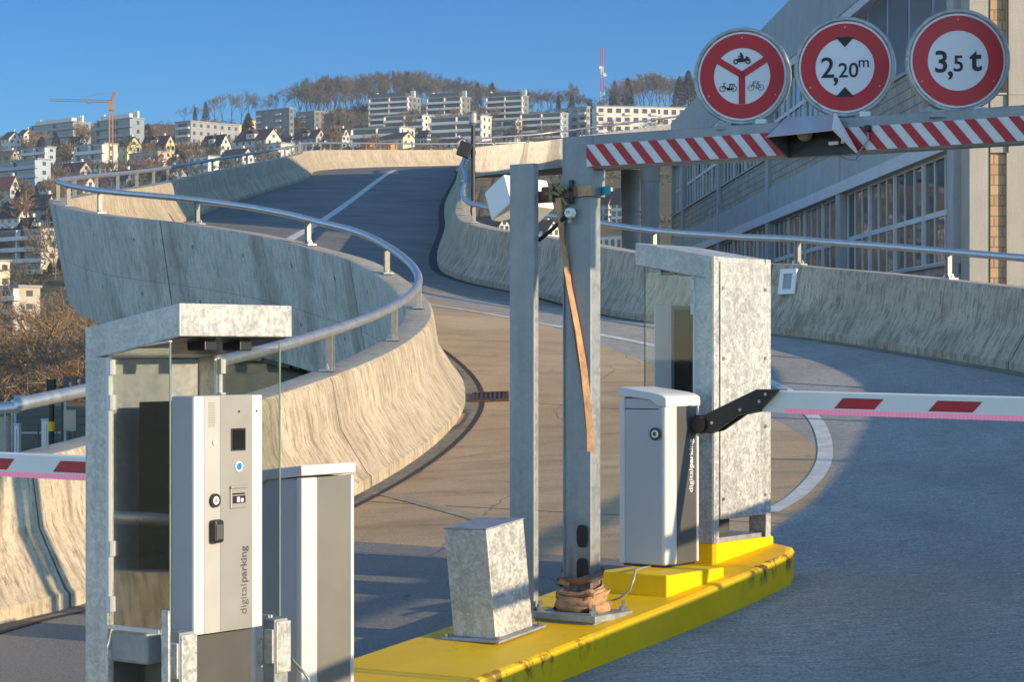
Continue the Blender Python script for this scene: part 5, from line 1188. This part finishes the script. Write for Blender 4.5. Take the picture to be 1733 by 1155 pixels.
for z, a in ((0.60, 0), (0.66, 2), (0.70, 4)): q.tube([(1.6*cos(a), 1.6*sin(a)-1, zt_*z), (1.6*cos(a), 1.6*sin(a)-2, zt_*z)], [1.3, 1.1], 12)
q.build('dish', HM['white'], mt_)
Yc = 840.0; cx_ = (188-CX)/FPX*Yc; zc0 = (CY-290)/FPX*Yc; zc1 = (CY-157)/FPX*Yc
cr_ = empty('tower_crane', (cx_, Yc, zc0-6), 0, 'tower crane with orange mast and long level jib against the sky', 'crane')
M['crane_orange'] = simple('crane_orange', (0.36, 0.19, 0.10), 0.6, 0, 0.1, 0.4); M['crane_grey'] = simple('crane_grey', (0.22, 0.20, 0.19), 0.6, 0, 0.1, 0.4)
hh = zc1-zc0+6; s_ = Yc/FPX
q = MB(); lattice(q, (0, 0, 0), (0, 0, hh-3.0), 1.3, 16, 0.13); q.build('mast', M['crane_orange'], cr_)
q = MB(); lattice(q, (0.6, 0, hh-3.2), (-103*s_, 0, hh-2.6), 0.8, 26, 0.085); q.build('jib', M['crane_grey'], cr_)
q = MB(); lattice(q, (0, 0, hh-3.0), (8*s_, 0, hh+0.3), 0.9, 5, 0.16); q.tube([(8*s_, 0, hh+0.3), (-50*s_, 0, hh-1.6)], 0.06, 4); q.tube([(8*s_, 0, hh+0.3), (1.5, 0, 2)], 0.05, 4); q.build('tower_head', M['crane_orange'], cr_)
MB().bb(-0.9, 0.9, -1.0, 1.0, hh-6.5, hh-3.5).build('cab', M['crane_orange'], cr_)
MB().bb(-9.0, -7.4, -0.6, 0.6, hh-4.0, hh-3.0).build('trolley', M['crane_grey'], cr_)

# ------------------------------------------------------------------ trees
def grow(seed, H, depth, spread, trunk_frac, rad, kids, twig_w, upk=0.35, lenk=0.66, fans=2):
    rr = random.Random(seed); tr = MB(); cr = MB()
    def twig(p, d, L, w):
        s1 = d.cross(Vector((rr.uniform(-1, 1), rr.uniform(-1, 1), rr.uniform(-1, 1)))).normalized()*w
        m_ = p+d*L*0.5+Vector((rr.uniform(-1, 1), rr.uniform(-1, 1), rr.uniform(-0.3, 1)))*L*0.12; e = p+d*L+Vector((rr.uniform(-1, 1), rr.uniform(-1, 1), rr.uniform(-.2, 1)))*L*0.25
        cr.add([p-s1, p+s1, m_+s1*0.8, m_-s1*0.8, e], [(0, 1, 2, 3), (3, 2, 4)])
    def br(p, d, L, r, lev):
        k = 3; pts = [p]; q_ = p; dd = d
        for i in range(k):
            dd = (dd+Vector((rr.uniform(-1, 1), rr.uniform(-1, 1), rr.uniform(-0.5, 0.9)*upk*2))*0.16).normalized(); q_ = q_+dd*L/k; pts.append(q_)
        (tr if lev < 2 else cr).tube(pts, [r*(1-0.42*i/k) for i in range(k+1)], 6 if lev < 2 else 3, cap=False)
        if lev >= depth:
            for i in range(fans+2):
                b_ = pts[rr.randint(1, k)]; twig(b_, (dd+Vector((rr.uniform(-1, 1), rr.uniform(-1, 1), rr.uniform(-0.6, 1)))*0.9).normalized(), L*rr.uniform(0.6, 1.1), twig_w)
            return
        n = rr.randint(kids[0], kids[1])
        for i in range(n):
            t_ = rr.uniform(0.35, 1.0) if i else 1.0
            j = min(k-1, int(t_*k)); b_ = pts[j].lerp(pts[j+1], t_*k-j)
            a = 2*pi*(i/n)+rr.uniform(-0.6, 0.6); side = Vector((cos(a), sin(a), 0)); side = (side-dd*side.dot(dd))
            nd = (dd*(1-spread)+side.normalized()*spread*rr.uniform(0.7, 1.3)+Vector((0, 0, upk*0.5))).normalized() if i else (dd+side*0.15).normalized()
            br(b_, nd, L*lenk*rr.uniform(0.8, 1.15), r*0.58, lev+1)
    h0 = H*trunk_frac
    pts = [Vector((rr.uniform(-.02, .02)*H*i, rr.uniform(-.02, .02)*H*i, h0*i/3)) for i in range(4)]
    tr.tube([pts[0]-Vector((0, 0, H*0.06))]+pts, [rad*1.3, rad*1.15, rad, rad*0.92, rad*0.85], 8, cap=False)
    n = kids[1]+1
    for i in range(n):
        a = 2*pi*i/n+rr.uniform(-0.4, 0.4); d = Vector((cos(a)*spread, sin(a)*spread, 1-spread*0.5)).normalized() if i else Vector((0, 0, 1))
        br(pts[-1]-Vector((0, 0, h0*rr.uniform(0, 0.35))), d, (H-h0)*0.46*rr.uniform(0.85, 1.1), rad*0.6, 1)
    return tr, cr
def make_tree(nm, args, bark_m, twig_m, label, cat, group=None):
    r = empty(nm, (0, 0, 0), 0, label, cat, group); tr, cr = grow(*args)
    tr.build('trunk', bark_m, r, smooth='all', fix=False); cr.build('crown', twig_m, r, fix=False); return r
def put(proto, first, loc, rz, sc, label=None):
    if first: proto.location = loc; proto.rotation_euler = (0, 0, rz); proto.scale = (sc, sc, sc) if not isinstance(sc, tuple) else sc; return proto
    return dup(proto, loc, rz, sc, label)
tr_ = random.Random(99)
# (seed, H, depth, spread, trunk_frac, rad, kids, twig width)
def species(nm, var, bark_m, twig_m, label, cat, group): return [make_tree(nm, v, bark_m, twig_m[i % len(twig_m)] if isinstance(twig_m, list) else twig_m, label, cat, group) for i, v in enumerate(var)]
def forest(protos, spots):
    used = set()
    for (px, pyt, Y) in spots:
        x = (px-CX)/FPX*Y; z = hill(x, Y); H = (CY-pyt)/FPX*Y-z
        if H < 4: H = 4
        k = tr_.randrange(len(protos)); p = protos[k]; sc = H/p['h_']
        put(p, k not in used, (x, Y, z), tr_.uniform(0, 6.28), (sc*tr_.uniform(0.85, 1.1), sc*tr_.uniform(0.85, 1.1), sc)); used.add(k)
    for k, p in enumerate(protos):
        if k not in used:
            for ch in list(p.children): bpy.data.objects.remove(ch)
            bpy.data.objects.remove(p)
def with_h(ps, h):
    for p in ps: p['h_'] = max(v.co.z for ch in p.children for v in ch.data.vertices)
    return ps
slender = with_h(species('bare_tree', [(s, 25, 5, 0.42, 0.34, 0.27, (3, 3), 0.055, 0.35, 0.64, 3) for s in (1, 2, 3)], M['bark'], M['twig_green'], 'slender bare tree in the airy skyline row left of the dense wood', 'tree', 'airy row of bare trees on the skyline'), 25)
sk = [(312, 180), (330, 176), (345, 172), (362, 160), (375, 156), (392, 154), (408, 156), (422, 152), (438, 153), (452, 155), (468, 152), (482, 146), (496, 142), (508, 136)]
forest(slender, [(x, y, tr_.uniform(1385, 1425)) for x, y in sk])
dense = with_h(species('bare_tree', [(s, 26, 5, 0.38, 0.30, 0.30, (3, 3), 0.075, 0.4, 0.65, 3) for s in (11, 12, 13, 14, 15)], M['bark'], [M['twig'], M['twig_grey'], M['twig_green'], M['twig'], M['twig_dark']], 'bare brown tree in the dense wood behind the terraced blocks', 'tree', 'bare trees of the dense wood on the ridge'), 26)
sky_w = [(515, 132), (545, 126), (575, 120), (600, 117), (625, 116), (650, 119), (680, 117), (700, 115), (720, 117), (745, 128), (770, 130), (800, 134), (830, 142), (860, 146), (890, 150), (920, 150), (940, 148)]
def prof(px, tab):
    for (a, ya), (b_, yb) in zip(tab, tab[1:]):
        if px <= b_: return ya+(yb-ya)*(px-a)/(b_-a)
    return tab[-1][1]
sp = []
for i in range(84):
    x = 512+i*(935-512)/83+tr_.uniform(-5, 5); sp.append((x, prof(max(515, x), sky_w)+tr_.uniform(-3, 9), tr_.uniform(1330, 1440)))
for i in range(52):
    x = 514+i*8+tr_.uniform(-6, 6); sp.append((x, prof(max(515, x), sky_w)+tr_.uniform(10, 36), tr_.uniform(1270, 1330)))
forest(dense, sp)
right = with_h(species('bare_tree', [(s, 26, 5, 0.38, 0.30, 0.30, (3, 3), 0.075, 0.4, 0.65, 3) for s in (21, 22, 23)], M['bark'], [M['twig_green'], M['twig_grey'], M['twig']], 'bare tree in the wood around the foot of the radio mast', 'tree', 'bare trees around the radio mast'), 26)
sky_r = [(945, 150), (972, 136), (990, 160), (1000, 162), (1020, 160), (1035, 142), (1050, 132), (1080, 122), (1105, 116), (1125, 118), (1145, 126), (1175, 122), (1200, 130)]
forest(right, [(945+i*6.6+tr_.uniform(-3, 3), prof(max(946, 945+i*6.6), sky_r)+tr_.uniform(-2, 10), tr_.uniform(1330, 1430)) for i in range(38)])
def conifer(seed, H, R, n):
    rr = random.Random(seed); tr = MB(); tr.tube([(0, 0, -1.5), (0, 0, H*0.5), (0, 0, H*0.97)], [H*0.022, H*0.016, H*0.004], 6, cap=False); cr = MB()
    for i in range(n):
        t_ = rr.random()**0.8; z = H*(0.12+0.88*t_); r = R*(1-t_)**0.8*(0.55+0.55*rr.random())+0.2; a = rr.uniform(0, 6.28)
        p = Vector((r*cos(a), r*sin(a), z)); o = Vector((cos(a), sin(a), -0.45+rr.uniform(-.3, .3))).normalized(); w = Vector((-sin(a), cos(a), rr.uniform(-.4, .4)))*R*0.10; L = R*0.30
        cr.add([p-o*L*0.6-w*0.5, p-o*L*0.6+w*0.5, p+o*L*0.2+w, p+o*L*0.6, p+o*L*0.2-w], [(0, 1, 2, 3, 4)])
    return tr, cr
def make_conifer(nm, args, label, group):
    r = empty(nm, (0, 0, 0), 0, label, 'tree', group); tr, cr = conifer(*args); tr.build('trunk', M['bark'], r, fix=False); cr.build('crown', M['needles'], r, fix=False); r['h_'] = args[1]; return r
con = [make_conifer('pine_tree', (31, 22, 5.2, 900), 'dark evergreen standing among the bare trees on the ridge', 'evergreens in the ridge wood'), make_conifer('pine_tree', (32, 22, 4.2, 800), 'dark evergreen standing among the bare trees on the ridge', 'evergreens in the ridge wood')]
forest(con, [(330, 182, 1392), (348, 172, 1396), (690, 122, 1372), (790, 152, 1340), (808, 140, 1345), (833, 140, 1350), (945, 162, 1340), (968, 158, 1335), (1040, 138, 1345), (1062, 132, 1350), (1150, 130, 1340), (1165, 120, 1345)])
con2 = [make_conifer('garden_conifer', (33, 14, 4.6, 700), 'dark rounded evergreen between the houses on the slope', 'evergreens between the houses')]
forest(con2, [(1000, 176, 1180), (720, 205, 1150), (640, 196, 1150), (575, 195, 1160), (590, 190, 1180), (420, 192, 1180), (460, 204, 1190), (30, 322, 720), (60, 315, 745), (42, 345, 690), (300, 250, 960), (310, 262, 900), (120, 232, 1010), (95, 226, 1040), (70, 232, 1020), (250, 210, 1140), (500, 225, 1080), (98, 448, 560), (85, 460, 550)])
gard = with_h(species('garden_tree', [(s, 14, 3, 0.48, 0.30, 0.25, (3, 4), 0.10, 0.3, 0.64, 5) for s in (41, 42, 43)], M['bark'], [M['twig'], M['twig_green'], M['twig_tan']], 'bare brownish tree among the houses on the slope', 'tree', 'bare garden trees on the slope'), 14)
gs = []
for i in range(150):
    px = tr_.uniform(-30, 640); Y = tr_.uniform(480, 1200); x = (px-CX)/FPX*Y; z = hill(x, Y); gs.append((px, CY-(z+tr_.uniform(9, 15))/Y*FPX, Y))
for i in range(40):
    px = tr_.uniform(-420, -30); Y = tr_.uniform(480, 1200); x = (px-CX)/FPX*Y; z = hill(x, Y); gs.append((px, CY-(z+tr_.uniform(9, 15))/Y*FPX, Y))
for i in range(44):
    px = tr_.uniform(640, 1160); Y = tr_.uniform(980, 1250); x = (px-CX)/FPX*Y; z = hill(x, Y); gs.append((px, CY-(z+tr_.uniform(8, 13))/Y*FPX, Y))
forest(gard, gs)
for o_ in list(bpy.data.objects):
    if 'h_' in o_: del o_['h_']
# near trees on the left: one pale bare tree with a tangle of twigs, brown thicket
nt_ = make_tree('bare_tree', (71, 12.5, 5, 0.60, 0.18, 0.24, (3, 4), 0.026, 0.15, 0.66, 4), M['bark_tan'], M['twig_tan'], 'near spreading bare tree with pale branches behind the left railing', 'tree')
Yn = 165.0; xn = (88-CX)/FPX*Yn; nt_.location = (xn, Yn, -3.6); nt_.scale = (0.95, 0.95, 0.70)
nt2 = make_tree('bare_tree', (72, 12, 5, 0.55, 0.2, 0.22, (3, 4), 0.03, 0.2, 0.66, 4), M['bark_tan'], M['twig_tan'], 'bare tree filling the gap under the end of the left parapet', 'tree')
Yn = 190.0; nt2.location = ((158-CX)/FPX*Yn, Yn, -3.7); nt2.scale = (0.9, 0.9, 0.66)
nt3 = make_tree('bare_tree', (73, 10, 5, 0.55, 0.2, 0.2, (3, 4), 0.03, 0.2, 0.66, 4), M['bark_tan'], M['twig_tan'], 'bare tree at the left edge in front of the near apartment block', 'tree')
Yn = 205.0; nt3.location = ((18-CX)/FPX*Yn, Yn, -3.7); nt3.scale = (0.9, 0.9, 0.66)
nt4 = make_tree('bare_tree', (74, 21, 4, 0.40, 0.30, 0.28, (3, 3), 0.06, 0.3, 0.66, 4), M['bark_tan'], M['twig_tan'], 'tall pale bare tree standing in front of the large terraced block', 'tree')
pz = on_hill(72, 470); nt4.location = pz; s4 = ((470-385)/FPX*pz.y)/21; nt4.scale = (s4*1.2, s4*1.2, s4)
# shrubs and thickets covering the slope
def thicket(q, c, R, H, n, rr, w):
    for i in range(n):
        a = rr.uniform(0, 6.28); r = R*sqrt(rr.random()); p = Vector((c[0]+r*cos(a), c[1]+r*sin(a), c[2]+H*rr.random()**1.2*(1-0.55*(r/R)**2)))
        d = Vector((rr.uniform(-1, 1), rr.uniform(-1, 1), rr.uniform(-0.2, 1.2))).normalized(); s1 = d.cross(Vector((rr.uniform(-1, 1), rr.uniform(-1, 1), rr.uniform(-1, 1)))).normalized()*w*rr.uniform(0.5, 1.3)
        L = H*rr.uniform(0.18, 0.4); q.add([p-s1, p+s1, p+d*L+s1*0.3, p+d*L-s1*0.3], [(0, 1, 2, 3)])
q = MB(); rr = random.Random(55)
for i in range(640):
    px = rr.uniform(-420, 1250); Y = rr.uniform(520, 1320) if rr.random() < 0.8 else rr.uniform(1250, 1420); x = (px-CX)/FPX*Y
    thicket(q, (x, Y, hill(x, Y)-0.4), rr.uniform(3, 9), rr.uniform(2.0, 5.0), 46, rr, 0.35)
tag(q.build('shrubbery', M['shrub'], fix=False), 'brown winter shrubs covering the slope between the houses', 'shrubs', kind='stuff')
q = MB(); rr = random.Random(56)
for i in range(110):
    px = rr.uniform(-60, 300); Y = rr.uniform(150, 330); x = (px-CX)/FPX*Y
    thicket(q, (x, Y, terr(x, Y)-0.2), rr.uniform(2.5, 5.0), rr.uniform(3.0, 6.5)*(0.7+Y/600), 420, rr, 0.035)
tag(q.build('thicket', M['twig_tan'], fix=False), 'reddish brown tangle of bare bushes beyond the left parapet end', 'bushes', kind='stuff')
q = MB(); rr = random.Random(57)
for i in range(50):
    px = rr.uniform(760, 1140); Y = rr.uniform(130, 330); x = (px-CX)/FPX*Y
    thicket(q, (x, Y, hill(x, Y)-0.3), rr.uniform(2, 5), rr.uniform(2.0, 5.0), 160, rr, 0.06)
tag(q.build('undergrowth', M['shrub'], fix=False), 'dark undergrowth seen through the gap under the upper ramp', 'undergrowth', kind='stuff')

# ------------------------------------------------------------------ street scene low at the left edge
Ys = 56.0
def sx(px, Y=Ys): return (px-CX)/FPX*Y
zg = -3.25
r = empty('signal_post', (sx(87), Ys, zg), 0, 'dark post with a yellow band behind the left barrier boom', 'post')
MB().tube([(0, 0, 0), (0, 0, zg*-1-0.7)], 0.075, 12).build('pole', M['black'], r, smooth=True)
zz = (CY-722)/FPX*Ys-zg; MB().tube([(0, 0, zz-0.12), (0, 0, zz+0.12)], 0.085, 12).build('yellow_band', M['yellow_clean'], r, smooth=True)
q = MB(); q.bb(-0.1, 0.1, -0.12, 0.1, 2.2, 2.55); q.build('control_box', M['black'], r, bevel=0.01)
r = empty('slatted_screen', (sx(118), Ys+1, zg), 0, 'dark blue slatted screen on posts above the left railing', 'screen')
zz = (CY-655)/FPX*(Ys+1)-zg
MB().bb(-0.45, 0.42, -0.03, 0.03, zz-0.05, zz+0.02).build('cross_bar', M['anthracite'], r)
for i in range(4): MB().bb(-0.36+i*0.22, -0.24+i*0.22, -0.05, 0.05, zz-0.26, zz+0.24).build('slat', M['bluepanel'], r)
MB().bb(-0.42, -0.36, -0.03, 0.03, 0, zz).build('post', M['anthracite'], r)
for i, (a, b_, yt, yb) in enumerate(((72, 90, 712, 752), (26, 34, 720, 745))):
    r = empty('utility_cabinet', (sx((a+b_)/2, 58), 58, zg), 0, ('wider' if i == 0 else 'narrow')+' white utility cabinet low behind the left boom', 'cabinet')
    w = (b_-a)/FPX*58; zt2_ = (CY-yt)/FPX*58-zg
    MB().bb(-w/2, w/2, -0.15, 0.15, 0, zt2_).build('case', M['white'], r, bevel=0.02); MB().bb(-0.008, 0.008, -0.156, -0.15, 0.1, zt2_-0.1).build('door_gap', M['cab_grey'], r); MB().bb(-w/2-0.02, w/2+0.02, -0.17, 0.17, zt2_, zt2_+0.04).build('cap', M['cab_white'], r)
r = empty('notice_board', (sx(117, 60), 60, zg), 0, 'pale yellow notice board on a thin post behind the left railing', 'sign')
zz = (CY-712)/FPX*60-zg; MB().bb(-0.18, 0.18, -0.02, 0.02, zz-0.28, zz+0.28).build('board', HM['cream'], r); MB().tube([(0, 0.03, 0), (0, 0.03, zz+0.2)], 0.025, 8).build('post', M['anthracite'], r)
r = empty('wire_fence', (sx(70, 62), 62, zg), 0, 'low metal fence across the street behind the left boom', 'fence')
for i in range(8): MB().bb(-1.6+i*0.5, -1.56+i*0.5, -0.02, 0.02, 0, 1.25).build('fence_post', M['anthracite'], r)
MB().bb(-1.6, 2.0, -0.015, 0.015, 1.2, 1.25).build('top_bar', M['anthracite'], r); MB().bb(-1.6, 2.0, -0.015, 0.015, 0.35, 0.39).build('low_bar', M['anthracite'], r)
r = empty('gate_frame', (sx(68, 64), 64, zg), 0, 'pale green gate frame behind the low fence at the left', 'gate')
MB().bb(-0.75, -0.68, -0.03, 0.03, 0, 2.0).build('gate_post', HM['pale'], r); MB().bb(0.68, 0.75, -0.03, 0.03, 0, 2.0).build('gate_post', HM['pale'], r); MB().bb(-0.68, 0.68, -0.03, 0.03, 1.93, 2.0).build('lintel', HM['pale'], r); MB().bb(-0.68, 0.68, -0.02, 0.02, 0.9, 0.95).build('rail', HM['pale'], r)
tag(MB().quad((-18, 50, -3.17), (4, 50, -3.17), (4, 66, -3.17), (-18, 66, -3.17)).build('street', M['street'], None), kind='structure')

# ------------------------------------------------------------------ the air: pale haze that softens the far hillside
m = bpy.data.materials.new('haze_air'); m.use_nodes = True; t = m.node_tree; t.nodes.clear()
ou = t.nodes.new('ShaderNodeOutputMaterial'); pv = t.nodes.new('ShaderNodeVolumePrincipled'); pv.inputs['Color'].default_value = (0.88, 0.92, 1.0, 1); pv.inputs['Density'].default_value = 0.00012; pv.inputs['Anisotropy'].default_value = 0.2
t.links.new(pv.outputs[0], ou.inputs['Volume'])
HAZE = MB().bb(-3200, 3200, -310, 6100, -30, 260).build('haze', m); tag(HAZE, kind='stuff')
